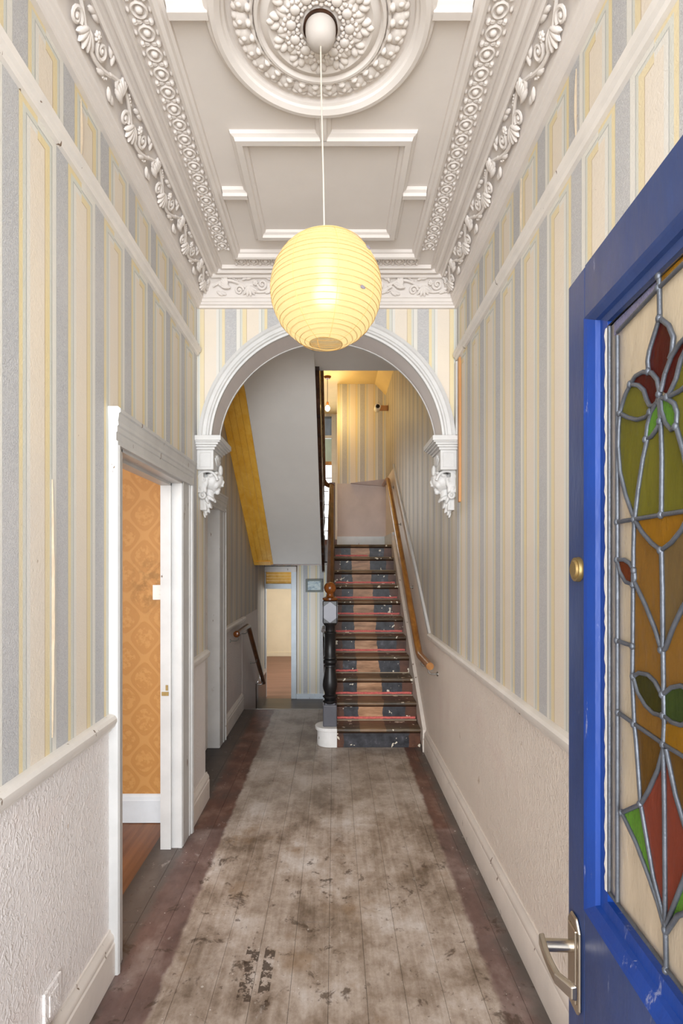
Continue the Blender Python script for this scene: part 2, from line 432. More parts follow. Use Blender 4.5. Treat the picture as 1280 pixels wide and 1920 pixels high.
# ------------------------------------------------------------------ mesh helpers
class B:
    """collects faces for ONE mesh object"""
    def __init__(s): s.v, s.f, s.mi = [], [], []
    def add(s, vs, fs, mi=0):
        o = len(s.v); s.v += [tuple(p) for p in vs]
        for f in fs: s.f.append(tuple(i + o for i in f)); s.mi.append(mi)
        return s
    def box(s, x0, x1, y0, y1, z0, z1, mi=0):
        vs = [(x, y, z) for x in (x0, x1) for y in (y0, y1) for z in (z0, z1)]
        return s.add(vs, [(0, 1, 3, 2), (4, 6, 7, 5), (0, 4, 5, 1), (2, 3, 7, 6), (0, 2, 6, 4), (1, 5, 7, 3)], mi)
    def prism(s, poly, axis, a, b, mi=0):
        """closed 2-D outline extruded along axis from a to b; outline is (y,z), (x,z) or (x,y)"""
        def p(q, t):
            return {'x': (t, q[0], q[1]), 'y': (q[0], t, q[1]), 'z': (q[0], q[1], t)}[axis]
        fa = a if callable(a) else (lambda q: a)
        fb = b if callable(b) else (lambda q: b)
        n = len(poly)
        vs = [p(q, fa(q)) for q in poly] + [p(q, fb(q)) for q in poly]
        return s.add(vs, [tuple(range(n))[::-1], tuple(range(n, 2 * n))] + [(i, (i + 1) % n, n + (i + 1) % n, n + i) for i in range(n)], mi)
    def lathe(s, prof, ctr=(0, 0, 0), seg=32, mi=0, M4=None):
        """prof: (r, z) list turned round the z axis through ctr"""
        n = len(prof); vs = []
        for i in range(seg):
            t = 2 * PI * i / seg
            for r, z in prof:
                p = Vector((r * math.cos(t), r * math.sin(t), z))
                if M4 is not None: p = M4 @ p
                vs.append((p.x + ctr[0], p.y + ctr[1], p.z + ctr[2]))
        fs = [(i * n + j, ((i + 1) % seg) * n + j, ((i + 1) % seg) * n + j + 1, i * n + j + 1) for i in range(seg) for j in range(n - 1)]
        return s.add(vs, fs, mi)
    def tube(s, pts, r, seg=8, mi=0, closed=False, flat=None):
        pts = [Vector(p) for p in pts]; n = len(pts); vs = []
        up = None
        for i, p in enumerate(pts):
            a = pts[i - 1] if (i > 0 or closed) else p
            b = pts[(i + 1) % n] if (i < n - 1 or closed) else p
            t = (b - a).normalized()
            if up is None:
                up = Vector((0, 0, 1)) if abs(t.z) < 0.9 else Vector((0, 1, 0))
            sd = t.cross(up).normalized(); up2 = sd.cross(t).normalized(); up = up2
            rr = r[i] if isinstance(r, (list, tuple)) else r
            for k in range(seg):
                q = 2 * PI * k / seg + PI / seg
                vs.append(p + sd * (math.cos(q) * rr) + up2 * (math.sin(q) * rr))
        fs = []
        m = n if closed else n - 1
        for i in range(m):
            for k in range(seg):
                j = (i + 1) % n
                fs.append((i * seg + k, i * seg + (k + 1) % seg, j * seg + (k + 1) % seg, j * seg + k))
        if not closed:
            fs += [tuple(range(seg))[::-1], tuple((n - 1) * seg + k for k in range(seg))]
        return s.add(vs, fs, mi)
    def ball(s, ctr, rad, seg=10, rings=7, mi=0, rot=None):
        if not isinstance(rad, (tuple, list)): rad = (rad,) * 3
        vs = []; ctr = Vector(ctr)
        def pt(th, ph):
            q = Vector((rad[0] * math.sin(th) * math.cos(ph), rad[1] * math.sin(th) * math.sin(ph), rad[2] * math.cos(th)))
            if rot is not None: q = rot @ q
            return q + ctr
        vs.append(pt(0, 0))
        for i in range(1, rings):
            for k in range(seg): vs.append(pt(PI * i / rings, 2 * PI * k / seg))
        vs.append(pt(PI, 0))
        fs = [(0, 1 + k, 1 + (k + 1) % seg) for k in range(seg)]
        for i in range(rings - 2):
            for k in range(seg):
                a = 1 + i * seg; fs.append((a + k, a + seg + k, a + seg + (k + 1) % seg, a + (k + 1) % seg))
        a = 1 + (rings - 2) * seg; e = len(vs) - 1
        fs += [(a + (k + 1) % seg, a + k, e) for k in range(seg)]
        return s.add(vs, fs, mi)
    def mesh(s, name, mats, smooth=False):
        me = bpy.data.meshes.new(name)
        me.from_pydata([tuple(p) for p in s.v], [], s.f)
        for m in (mats if isinstance(mats, (list, tuple)) else [mats]): me.materials.append(m)
        me.polygons.foreach_set('material_index', s.mi)
        bm = bmesh.new(); bm.from_mesh(me)
        bmesh.ops.recalc_face_normals(bm, faces=bm.faces)
        bm.to_mesh(me); bm.free()
        if smooth:
            me.polygons.foreach_set('use_smooth', [True] * len(me.polygons))
            me.set_sharp_from_angle(angle=math.radians(smooth if smooth is not True else 40))
        me.update()
        return me

def put(name, me, parent=None, mw=None):
    o = bpy.data.objects.new(name, me); COL.objects.link(o)
    if parent is not None:
        o.parent = parent
        o.matrix_parent_inverse = Matrix.Translation(parent.location).inverted()
    if mw is not None: o.matrix_basis = mw
    return o
def obj(name, b, mats, parent=None, smooth=False, bevel=0.0, label=None):
    o = put(name, b.mesh(name, mats, smooth), parent)
    if bevel:
        md = o.modifiers.new('bevel', 'BEVEL'); md.width = bevel; md.segments = 2; md.limit_method = 'ANGLE'; md.angle_limit = math.radians(40)
    if label: o['label'] = label
    return o
def empty(name, loc=(0, 0, 0)):
    o = bpy.data.objects.new(name, None); COL.objects.link(o); o.location = loc
    o.empty_display_size = 0.1
    return o
def tag(o, label, cat, group=None, kind=None):
    o['label'] = label; o['category'] = cat
    if group: o['group'] = group
    if kind: o['kind'] = kind
    return o
def struct(o, label, cat): return tag(o, label, cat, None, 'structure')

# ------------------------------------------------------------------ the room shell
XL, XR, XB, YA, YB = -0.81, 0.72, -0.94, 3.145, 3.345      # hall walls, set-back wall, arch front and back
ZC, ZN, ZU = 3.15, 1.705, 4.0                                # hall ceiling, landing, upper ceiling
RI, GO, D1 = 0.155, 0.2178, 4.265                            # stair rise, going, first nosing
Y0 = -0.30
DADO = 0.925

w = B()
w.box(-0.90, XL, Y0, 1.99, 0, DADO, 1).box(-0.90, XL, Y0, 1.99, DADO, 3.2, 0)
w.box(-0.90, XL, 1.99, 2.775, 1.91, 3.2, 0)
w.box(-0.90, XL, 2.775, YA, 0, DADO, 1).box(-0.90, XL, 2.775, YA, DADO, 3.2, 0)
w.box(-1.1, XL, YA, YB, 0, DADO, 1).box(-1.1, XL, YA, YB, DADO, 2.19, 0)
WL = struct(obj('wall_left', w, [MAT['paper_left'], MAT['dado_left']]), 'left hallway wall, striped paper above a pinkish embossed dado', 'wall')

w = B()
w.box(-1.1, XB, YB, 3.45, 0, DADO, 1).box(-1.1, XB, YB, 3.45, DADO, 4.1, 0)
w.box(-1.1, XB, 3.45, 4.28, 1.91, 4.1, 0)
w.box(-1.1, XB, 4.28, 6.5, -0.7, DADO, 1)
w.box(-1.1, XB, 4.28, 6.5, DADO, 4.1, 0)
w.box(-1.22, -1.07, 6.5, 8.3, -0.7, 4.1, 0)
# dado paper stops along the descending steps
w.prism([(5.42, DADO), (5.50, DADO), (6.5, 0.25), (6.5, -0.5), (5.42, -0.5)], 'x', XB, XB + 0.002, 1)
struct(obj('wall_left', w, [MAT['paper_back'], MAT['dado_back']]), 'grimy striped left wall beyond the arch, its dimness painted in, beside the steps down', 'wall')

w = B()
w.box(XR, XR + 0.15, Y0, 3.98, 0, DADO, 1)
w.box(XR, XR + 0.15, Y0, YA, DADO, 3.2, 0)
sl = RI / GO
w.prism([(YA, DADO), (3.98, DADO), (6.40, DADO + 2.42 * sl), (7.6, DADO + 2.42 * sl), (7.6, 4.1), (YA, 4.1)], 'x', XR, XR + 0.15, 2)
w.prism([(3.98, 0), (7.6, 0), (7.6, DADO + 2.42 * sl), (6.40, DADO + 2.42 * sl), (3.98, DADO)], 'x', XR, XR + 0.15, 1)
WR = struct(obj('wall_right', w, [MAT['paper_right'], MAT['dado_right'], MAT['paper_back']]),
            'right hallway wall, striped paper above a cream dado that climbs with the stairs', 'wall')

# the arch wall: front and back faces round a semicircle, reveal below
AX, AZ, AR = -0.045, 2.18, 0.683
def arc(r, n=48, a0=0.0, a1=PI): return [(AX + r * math.cos(a0 + (a1 - a0) * i / n), AZ + r * math.sin(a0 + (a1 - a0) * i / n)) for i in range(n + 1)]
w = B()
poly = [(XR + 0.02, 4.1), (XR + 0.02, AZ)] + arc(AR) + [(XL - 0.02, AZ), (XL - 0.02, 4.1)]
w.prism(poly, 'y', YA, YB, 0)
for i, f in enumerate(w.f):
    ys = [w.v[k][1] for k in f]; zs = [w.v[k][2] for k in f]
    if min(ys) != max(ys) and max(zs) < 3.0: w.mi[i] = 1
    if min(ys) == max(ys) == YB: w.mi[i] = 2
struct(obj('wall_arch', w, [MAT['paper_arch'], MAT['arch_in'], MAT['soffit']]), 'striped wall across the hall pierced by the round arch', 'wall')

# hall ceiling with its raised moulding bars
CE = struct(obj('ceiling', B().box(-1.0, XR + 0.15, Y0, YA, ZC, ZC + 0.12), MAT['ceiling']), 'cream panelled plaster ceiling of the front hall', 'ceiling')
RP = [(-0.032, 0.0), (-0.028, -0.012), (-0.016, -0.018), (-0.012, -0.030), (0.012, -0.030), (0.016, -0.018), (0.028, -0.012), (0.032, 0.0)]
def rect_ring(x0, x1, y0, y1):
    b = B(); vs = []
    for o, z in RP:
        vs += [(x0 - o, y0 - o, ZC + z), (x1 + o, y0 - o, ZC + z), (x1 + o, y1 + o, ZC + z), (x0 - o, y1 + o, ZC + z)]
    fs = []
    for i in range(len(RP) - 1):
        for k in range(4): fs.append((i * 4 + k, i * 4 + (k + 1) % 4, (i + 1) * 4 + (k + 1) % 4, (i + 1) * 4 + k))
    return b.add(vs, fs)
def bar(x0, x1, y0, y1):
    if y0 == y1: return B().prism([(y0 + o, ZC + z) for o, z in RP], 'x', x0, x1)
    return B().prism([(x0 + o, ZC + z) for o, z in RP], 'y', y0, y1)
RX, RY = -0.043, 1.627
for b in (rect_ring(-0.375, 0.290, 2.085, 2.70), rect_ring(-0.375, 0.290, 0.55, 1.165),
          bar(-0.50, -0.39, 2.395, 2.395), bar(0.305, 0.41, 2.395, 2.395), bar(-0.50, -0.38, 1.60, 1.60), bar(0.295, 0.41, 1.60, 1.60),
          bar(RX, RX, 1.965, 2.075), bar(RX, RX, 1.18, 1.29), bar(-0.50, -0.39, 0.86, 0.86), bar(0.305, 0.41, 0.86, 0.86)):
    obj('moulding_bar', b, MAT['plaster'], CE)

# ------------------------------------------------------------------ cornice: profile runs, rosettes and scroll ornaments
PROF = [(0.0, 2.978), (0.016, 2.978), (0.018, 2.990), (0.028, 2.994), (0.031, 3.004), (0.036, 3.006), (0.040, 3.022), (0.046, 3.024),
        (0.050, 3.060), (0.064, 3.096), (0.098, 3.124), (0.100, 3.112), (0.108, 3.106), (0.116, 3.112), (0.120, 3.122), (0.134, 3.126),
        (0.138, 3.112), (0.148, 3.110), (0.156, 3.116), (0.160, 3.128), (0.172, 3.130), (0.176, 3.118), (0.184, 3.116), (0.186, 3.136),
        (0.266, 3.136), (0.268, 3.118), (0.280, 3.112), (0.292, 3.116), (0.296, 3.132), (0.306, 3.136), (0.308, 3.152), (0.0, 3.152)]
def rosette_mesh():
    b = B()
    b.ball((0, 0, 0.000), (0.0125, 0.0125, 0.011), 12, 6)
    pts = [(0.0225 * math.cos(t) , 0.0225 * math.sin(t), 0.001) for t in (2 * PI * i / 18 for i in range(18))]
    b.tube(pts, 0.0052, 6, closed=True)
    for sx in (-1, 1):
        b.ball((sx * 0.034, 0, 0), (0.006, 0.010, 0.006), 8, 5)
        for sy in (-1, 1):
            b.ball((sx * 0.026, sy * 0.0325, 0), (0.0095, 0.0075, 0.009), 8, 5, rot=Matrix.Rotation(sx * sy * 0.7, 3, 'Z'))
            b.ball((sx * 0.011, sy * 0.0325, 0), (0.009, 0.0045, 0.006), 8, 4)
    return b.mesh('rosette', MAT['plaster'], True)
ROS = rosette_mesh()
def scroll_mesh():
    """one repeat (0.36 long, 0.115 high) of a running scroll with shells, volutes and flowers; x along, y up, z out"""
    b = B()
    def lobe(x, y, ang, L, wd, z=0.004, h=0.010):
        m = Matrix.Rotation(ang, 3, 'Z')
        b.ball(Vector((x, y, z)) + m @ Vector((L * 0.5, 0, 0)), (L * 0.55, wd, h), 8, 5, rot=m)
    stem = [(0.36 * i / 24, 0.056 + 0.030 * math.sin(2 * PI * i / 24), 0.006) for i in range(25)]
    b.tube(stem, 0.0070, 6)
    for cx, cy, sg, r0 in ((0.150, 0.036, 1, 0.026), (0.285, 0.066, -1, 0.028), (0.055, 0.074, -1, 0.018)):
        sp = [(cx + sg * r0 * (1 - i / 22) * math.cos(0.5 * i), cy + r0 * (1 - i / 22) * math.sin(0.5 * i) * sg, 0.007) for i in range(20)]
        b.tube(sp, [0.0074 * (1 - i / 40) for i in range(20)], 6)
        b.ball((cx, cy, 0.008), 0.007, 8, 5)
    for k in range(6): lobe(0.082 + 0.004 * k, 0.050, 1.9 + 0.30 * k - 0.3, 0.062 - 0.003 * abs(k - 2), 0.0105, 0.007, 0.014)   # shell
    for k in range(5): lobe(0.205, 0.058, -2.2 + 0.42 * k, 0.056, 0.0105, 0.007, 0.014)
    for k in range(7):
        t = 2 * PI * k / 7; lobe(0.246, 0.074, t, 0.016, 0.006, 0.008, 0.008)
    b.ball((0.246, 0.074, 0.013), 0.007, 8, 5)
    for k in range(5): b.ball((0.318 + 0.008 * k, 0.030 + 0.005 * math.sin(k * 2), 0.006), 0.0058 - 0.0004 * k, 7, 5)
    for k in range(4): b.ball((0.118 + 0.009 * k, 0.096 - 0.004 * k, 0.005), 0.0055, 7, 5)
    for x, y, a in ((0.02, 0.03, -0.6), (0.035, 0.022, -0.2), (0.17, 0.088, 0.5), (0.19, 0.094, 0.2), (0.33, 0.088, 2.4), (0.345, 0.078, 2.0), (0.30, 0.02, 0.4)):
        lobe(x, y, a, 0.040, 0.010)
    return b.mesh('scroll_ornament', MAT['plaster'], True)
SCR = scroll_mesh()
cove_b = Vector((0.052, 0.100)).normalized(); cove_n = Vector((cove_b.y, -cove_b.x))
def cornice(n, axis, wall, sgn, a0, a1, label, cut0=0, cut1=0, ros=(), scr=()):
    """a run along axis from a0 to a1; cut = +-1 mitres that end by the projection"""
    b = B(); p = len(PROF)
    def P(q, t): return (wall + sgn * q[0], t, q[1]) if axis == 'y' else (t, wall + sgn * q[0], q[1])
    vs = [P(q, a0 + cut0 * q[0]) for q in PROF] + [P(q, a1 + cut1 * q[0]) for q in PROF]
    b.add(vs, [(i, (i + 1) % p, p + (i + 1) % p, p + i) for i in range(p)] + [tuple(range(p)), tuple(range(2 * p - 1, p - 1, -1))])
    o = struct(obj('trim_%d' % n, b, MAT['plaster'], None, 28), label, 'cornice')
    def frame(t, q, z, ex, ey, ez):
        def W(v): return Vector((sgn * v[1], v[0], v[2])) if axis == 'y' else Vector((v[0], sgn * v[1], v[2]))
        m = Matrix.Identity(4)
        for i, e in enumerate((W(ex), W(ey), W(ez))):
            for r in range(3): m[r][i] = e[r]
        pos = Vector((wall + sgn * q, t, z)) if axis == 'y' else Vector((t, wall + sgn * q, z))
        m.translation = pos
        return m
    for t in ros:
        put('rosette', ROS, o, frame(t, 0.226, 3.134, (0, 1, 0), (1, 0, 0), (0, 0, -1)))
    for t in scr:
        put('scroll_ornament', SCR, o, frame(t, 0.0475, 3.026, (1, 0, 0), (0, cove_b.x, cove_b.y), (0, cove_n.x * 0.72, cove_n.y * 0.72)))
    return o
ry = [0.62 + 0.0695 * i for i in range(32)]
sy_ = [0.50 + 0.355 * i for i in range(8)]
cornice(1, 'y', XL, 1, Y0, YA, 'left run of the moulded cornice with rosettes and scroll frieze', 0, -1, ry, [t - 0.36 + 0.18 for t in sy_][0:8])
cornice(2, 'y', XR, -1, Y0, YA, 'right run of the moulded cornice with rosettes and scroll frieze', 0, -1, ry, [t - 0.18 for t in sy_])
cornice(3, 'x', YA, -1, XL, XR, 'cornice run above the arch with a shallow scroll frieze', 1, -1, [-0.51 + 0.0665 * i for i in range(15)], [-0.70 + 0.335 * i for i in range(4)])

# picture rails, dado rails, skirtings
def rail_y(n, name, wall, sgn, runs, prof, mat, label, cat='rail'):
    b = B()
    for y0, y1 in runs: b.prism([(wall + sgn * p, z) for p, z in prof], 'y', y0, y1)
    o = obj(name if n is None else '%s_%d' % (name, n), b, mat, None, 30)
    return struct(o, label, cat)
def picprof(z): return [(0, z - 0.030), (0.012, z - 0.028), (0.016, z - 0.014), (0.026, z - 0.008), (0.030, z + 0.012), (0.024, z + 0.022), (0.010, z + 0.028), (0, z + 0.028)]
rail_y(4, 'trim', XL, 1, [(Y0, YA - 0.015)], picprof(2.728), MAT['rail'], 'cream picture rail high on the left striped wall')
rail_y(5, 'trim', XR, -1, [(Y0, YA - 0.03)], picprof(2.692), MAT['rail'], 'cream picture rail high on the right striped wall')
def dadoprof(z): return [(0, z - 0.032), (0.008, z - 0.030), (0.010, z - 0.020), (0.022, z - 0.014), (0.030, z + 0.004), (0.030, z + 0.016), (0.022, z + 0.026), (0.010, z + 0.030), (0, z + 0.030)]
rail_y(6, 'trim', XL, 1, [(Y0, 1.915), (2.95, YB)], dadoprof(0.908), MAT['rail'], 'white dado rail along the left wall, broken by the doorway')
rail_y(7, 'trim', XR, -1, [(Y0, 3.985)], dadoprof(0.928), MAT['rail'], 'cream dado rail along the right wall up to the stairs')
rail_y(8, 'trim', XB, 1, [(4.49, 5.50)], dadoprof(0.905), MAT['rail'], 'dingy dado rail on the left wall beyond the arch')
b = B()
b.prism([(3.975, 0.905), (6.42, 0.905 + 2.445 * sl), (6.42, 0.935 + 2.445 * sl), (3.975, 0.950)], 'x', XR - 0.018, XR)
struct(obj('trim_9', b, MAT['gloss_arch'], None), 'thin white dado rail climbing beside the stairs', 'rail')
def skprof(h): return [(0, 0), (0.022, 0), (0.022, h * 0.70), (0.018, h * 0.74), (0.020, h * 0.80), (0.016, h * 0.88), (0.008, h * 0.94), (0.006, h), (0, h)]
rail_y(None, 'baseboard_left', XL, 1, [(Y0, 1.915), (2.95, YB + 0.02)], skprof(0.165), MAT['skirt'], 'scuffed pinkish skirting board along the left wall', 'skirting')
rail_y(None, 'baseboard_right', XR, -1, [(Y0, D1)], skprof(0.175), MAT['skirt'], 'scuffed cream skirting board along the right wall', 'skirting')
rail_y(None, 'baseboard_left', XB, 1, [(4.49, 5.40)], skprof(0.165), MAT['skirt'], 'dirty skirting board on the left wall beyond the arch', 'skirting')

# arch moulding
def sweep_arc(prof, n=64):
    b = B(); k = len(prof); vs = []
    for i in range(n + 1):
        t = PI * i / n
        for r, y in prof: vs.append((AX + r * math.cos(t), YA - y, AZ + r * math.sin(t)))
    fs = [(i * k + j, (i + 1) * k + j, (i + 1) * k + (j + 1) % k, i * k + (j + 1) % k) for i in range(n) for j in range(k)]
    fs += [tuple(range(k)), tuple(n * k + j for j in range(k))[::-1]]
    return b.add(vs, fs)
struct(obj('trim_10', sweep_arc([(0.680, -0.01), (0.680, 0.012), (0.692, 0.014), (0.696, 0.024), (0.706, 0.024), (0.710, 0.030), (0.728, 0.032), (0.734, 0.040), (0.752, 0.036), (0.756, 0.0), (0.756, -0.01)]),
           MAT['gloss_arch'], None, 30), 'white moulded archivolt round the arch', 'moulding')
struct(obj('trim_11', sweep_arc([(0.679, -0.20), (0.679, -0.214), (0.70, -0.214), (0.70, -0.20)]), MAT['gloss_arch']), 'plain rear edge bead of the arch', 'moulding')

# ------------------------------------------------------------------ floors
FL = struct(obj('floor', B().box(-1.1, XR + 0.15, -0.3, 5.40, -0.2, -0.014), MAT['gap']), 'worn bare floorboards of the hall with dark stained margins', 'floor')
bw = 0.132
xs = [-1.077 + bw * i for i in range(15)]
for i, x0 in enumerate(xs):
    x1 = min(x0 + bw - 0.0012, XR + 0.02)
    if x0 < -0.95: x1 = x0 + bw - 0.0012
    cuts = [3.345 if x0 < -0.95 else -0.3, ([1.1, 2.2, 3.02, 0.7, 3.6, 1.7][i % 6] if i else 3.5), ([4.0, 4.1, 4.6, 3.02, 5.0, 3.8][i % 6] if i else 4.6), 5.40 if i else 4.9]
    for a, e in zip(cuts[:-1], cuts[1:]):
        dz = random.uniform(-0.0012, 0.0)
        obj('floorboard', B().box(x0, x1, a + 0.0008, e - 0.0008, -0.014, dz), MAT['floor'], FL)
obj('floor_nosing', B().prism([(5.40, -0.03), (5.425, -0.028), (5.43, -0.012), (5.425, 0.001), (5.40, 0.001)], 'x', XB, 0.0), MAT['steel'], FL, label='pale metal nosing at the top of the steps down')
struct(obj('floor', B().box(-6, 6, -6, Y0, -0.2, -0.06), MAT['paving']), 'pale paving outside the entrance', 'floor')

# front room seen through door_1
FR = struct(obj('floor', B().box(-2.7, -0.90, Y0, 3.06, -0.2, -0.004).box(-0.905, XL - 0.0, 1.99, 2.775, -0.2, -0.003), MAT['roomfloor']), 'bare brown floor of the front room', 'floor')
b = B().box(-2.7, -0.90, 3.06, 3.2, 0, 3.2)
struct(obj('wall_room', b, MAT['damask']), 'orange damask papered wall of the front room', 'wall')
struct(obj('wall_room', B().box(-2.85, -2.7, Y0, 3.2, 0, 3.2), MAT['damask']), 'far left wall of the front room', 'wall')
struct(obj('ceiling', B().box(-2.85, -0.90, Y0, 3.2, 3.2, 3.3), MAT['ceiling']), 'front room ceiling', 'ceiling')
b = B().prism([(3.06, 0), (3.04, 0), (3.04, 0.125), (3.044, 0.13), (3.046, 0.145), (3.054, 0.155), (3.06, 0.158)], 'x', -2.7, -0.90)
struct(obj('baseboard_room', b, MAT['cool']), 'white skirting under the orange damask paper', 'skirting')

# ------------------------------------------------------------------ door_1: white casing of the open doorway on the left
D = struct(empty('door_1', (XL, 2.38, 0)), 'open white doorway on the left wall leading to the orange room', 'doorway')
def casing(y_out, y_in, z1):
    s = 1 if y_in > y_out else -1
    wd = abs(y_in - y_out)
    P = [(XL, 0), (-0.778, 0), (-0.774, 0.010), (-0.778, 0.026), (-0.786, 0.030), (-0.786, 0.046), (-0.790, 0.050), (-0.790, wd - 0.016), (-0.795, wd - 0.012), (-0.795, wd), (XL - 0.0, wd)]
    return B().prism([(x, y_out + s * t) for x, t in P], 'z', 0.0, z1)
obj('casing', casing(1.915, 1.995, 1.9052), MAT['gloss'], D)
obj('casing', casing(2.945, 2.770, 1.9052), MAT['gloss'], D)
HP = [(XL, 1.905), (-0.777, 1.905), (-0.777, 1.918), (-0.783, 1.922), (-0.783, 1.950), (-0.779, 1.954), (-0.779, 1.972), (-0.774, 1.978), (-0.776, 1.992), (-0.773, 2.004), (-0.771, 2.018), (-0.765, 2.022), (-0.765, 2.034), (-0.774, 2.042), (XL, 2.042)]
obj('door_head', B().prism(HP, 'y', lambda q: 1.914 - max(0, q[1] - 1.97) * 0.1, lambda q: 2.946 + max(0, q[1] - 1.97) * 0.4), MAT['gloss'], D)
obj('jamb', B().box(-0.90, -0.792, 2.772, 2.80, 0, 1.91).box(-0.90, -0.846, 2.757, 2.773, 0, 1.91), MAT['gloss'], D)
obj('jamb', B().box(-0.90, -0.792, 1.965, 1.993, 0, 1.91).box(-0.90, -0.846, 1.992, 2.008, 0, 1.91), MAT['gloss'], D)
obj('lintel', B().box(-0.90, -0.792, 1.97, 2.80, 1.895, 1.93).box(-0.90, -0.846, 1.98, 2.78, 1.882, 1.896), MAT['gloss'], D)
obj('strike_plate', B().box(-0.893, -0.857, 2.7535, 2.757, 0.795, 0.815).box(-0.872, -0.860, 2.7535, 2.757, 0.822, 0.850), MAT['brass'], D, label='small brass latch keep')

# door_2: closed cream door in the set-back wall beyond the arch
D = struct(empty('door_2', (XB, 3.86, 0)), 'white door casing beyond the arch with its closed cream door', 'doorway')
P2 = [(XB, 0), (-0.908, 0), (-0.906, 0.012), (-0.914, 0.016), (-0.914, 0.075), (-0.919, 0.08), (-0.919, 0.20), (XB, 0.20)]
obj('casing', B().prism([(x, 4.48 - t) for x, t in P2], 'z', 0, 1.93), MAT['gloss'], D)
obj('casing', B().prism([(x, 3.348 + min(t, 0.10)) for x, t in P2], 'z', 0, 1.93), MAT['gloss'], D)
obj('door_head', B().prism([(x + XB - XL, z) for x, z in HP], 'y', 3.347, 4.50), MAT['gloss'], D)
obj('jamb', B().box(-1.08, -0.921, 4.27, 4.30, 0, 1.91), MAT['gloss'], D)
lf = obj('door_leaf', B().box(-1.05, -1.015, 3.45, 4.275, 0.005, 1.90), MAT['skirt'], D)
for z0, z1 in ((0.2, 0.8), (0.95, 1.78)):
    for y0, y1 in ((3.54, 3.82), (3.91, 4.19)):
        obj('door_panel', B().box(-1.02, -1.008, y0, y1, z0, z1), MAT['skirt'], lf, bevel=0.004)

# ------------------------------------------------------------------ beyond the arch: ceiling, soffit, stairwell shell
YS0, ZS0, YS1 = 6.22, 1.470, 4.15
ZA = 3.0
b = B()
b.prism([(YB, ZA), (4.21, ZA), (4.21, ZA + 0.25), (YB, ZA + 0.25)], 'x', -0.16, XR)
cv = [(YB, ZA)] + [(4.02 - 0.02, ZA)]
for i in range(9):
    t = i / 8; yy = 3.88 + 0.42 * t
    cv.append((yy + 0.0, ZA - 0.30 * t * t * 0.94))
cv = [(YB, ZA), (3.82, ZA), (3.93, ZA - 0.010), (4.04, ZA - 0.040), (4.15, ZA - 0.090), (4.28, ZA - 0.175)]
ze = ZS0 + (YS0 - 4.28) * sl
cv[-1] = (4.28, ze)
line = cv + [(YS0, ZS0)]
SO = line + [(YS0 + 0.02, ZS0 + 0.10), (4.28, ze + 0.16), (4.05, ZA + 0.25), (YB, ZA + 0.25)]
b.prism(SO, 'x', -0.715, -0.15)
b.prism(SO[:3] + [(3.93, ZA + 0.2), (YB, ZA + 0.2)], 'x', XB, -0.715)
struct(obj('ceiling', b, MAT['soffit'], None, 30), 'grey ceiling behind the arch curving into the sloping underside of the upper flight', 'ceiling')
nb = 4
w0 = (0.715 - 0.94) / nb
CEB = struct(empty('trim_12', (-0.83, 5.2, 2.2)), 'ochre boards lining the slope beside the left wall', 'boarding')
for i in range(nb):
    x0 = XB + (-w0) * i + 0.001; x1 = XB + (-w0) * (i + 1) - 0.0015
    L2 = [(3.80, ZA - 0.002), (3.93, ZA - 0.012), (4.04, ZA - 0.042), (4.15, ZA - 0.092), (4.28, ze - 0.004), (YS0, ZS0 - 0.004), (YS0 + 0.01, ZS0 + 0.03), (4.28, ze + 0.03), (3.80, ZA + 0.03)]
    obj('board', B().prism(L2, 'x', x0, x1), MAT['ochre'], CEB)
obj('end_block', B().prism([(YS0 - 0.06, ZS0 + 0.03), (YS0 + 0.0, ZS0 - 0.012), (YS0 + 0.02, ZS0 - 0.012), (YS0 + 0.02, ZS0 + 0.06)], 'x', XB + 0.005, -0.74), MAT['ochre'], CEB)

# upper shell: roof ceiling, landing wall, rear wall with the window
struct(obj('ceiling', B().box(-1.1, XR + 0.15, YB, 9.2, ZU, ZU + 0.1), MAT['upper']), 'yellow lit ceiling above the landing', 'ceiling')
b = B().prism([(0.565, ZU), (XR, ZU), (XR, ZU - 0.16)], 'y', YB, 7.5)
struct(obj('trim_13', b, MAT['upper']), 'sloping boxed corner at the landing ceiling', 'coving')
w = B().box(0.035, XR, 7.5, 7.62, ZN, 2.60, 1).box(0.035, XR, 7.5, 7.62, 2.60, ZU, 0)
LW = struct(obj('wall_landing', w, [MAT['paper_far'], MAT['pinkwall']]), 'landing wall with striped paper above a bare pinkish dado', 'wall')
b = B().prism([(0.225, 2.598), (0.45, 2.624), (XR, 2.655), (XR, 2.560), (0.46, 2.575)], 'y', lambda q: 7.43 if q[1] > 2.597 else 7.498, 7.50)
obj('paper_flap', b, MAT['pinkwall'], LW, label='loose flap of paper sagging along the top of the dado')
struct(obj('baseboard_landing', B().box(0.035, XR, 7.482, 7.5, ZN, 1.855).box(XR - 0.018, XR, 6.44, 7.48, ZN, 1.855), MAT['cool']), 'white skirting round the stair landing', 'skirting')
w = B().box(-1.1, -0.34, 9.0, 9.15, 1.5, ZU).box(-0.05, XR, 9.0, 9.15, 1.5, ZU).box(-0.34, -0.05, 9.0, 9.15, 1.5, 1.80).box(-0.34, -0.05, 9.0, 9.15, 3.96, ZU)
struct(obj('wall_rear', w, MAT['paper_far']), 'rear wall of the landing passage round the tall window', 'wall')
struct(obj('wall_upper', B().box(-1.22, -1.07, 8.3, 9.15, 1.5, ZU), MAT['shell']), 'upper left wall by the landing window', 'wall')
struct(obj('wall_upper', B().box(XR, XR + 0.15, 7.6, 9.15, 1.5, ZU), MAT['shell']), 'upper right wall behind the landing', 'wall')
struct(obj('floor', B().box(-1.07, XR, 6.49, 9.0, 1.50, ZN), MAT['brown']), 'dark boarded floor of the stair landing', 'floor')
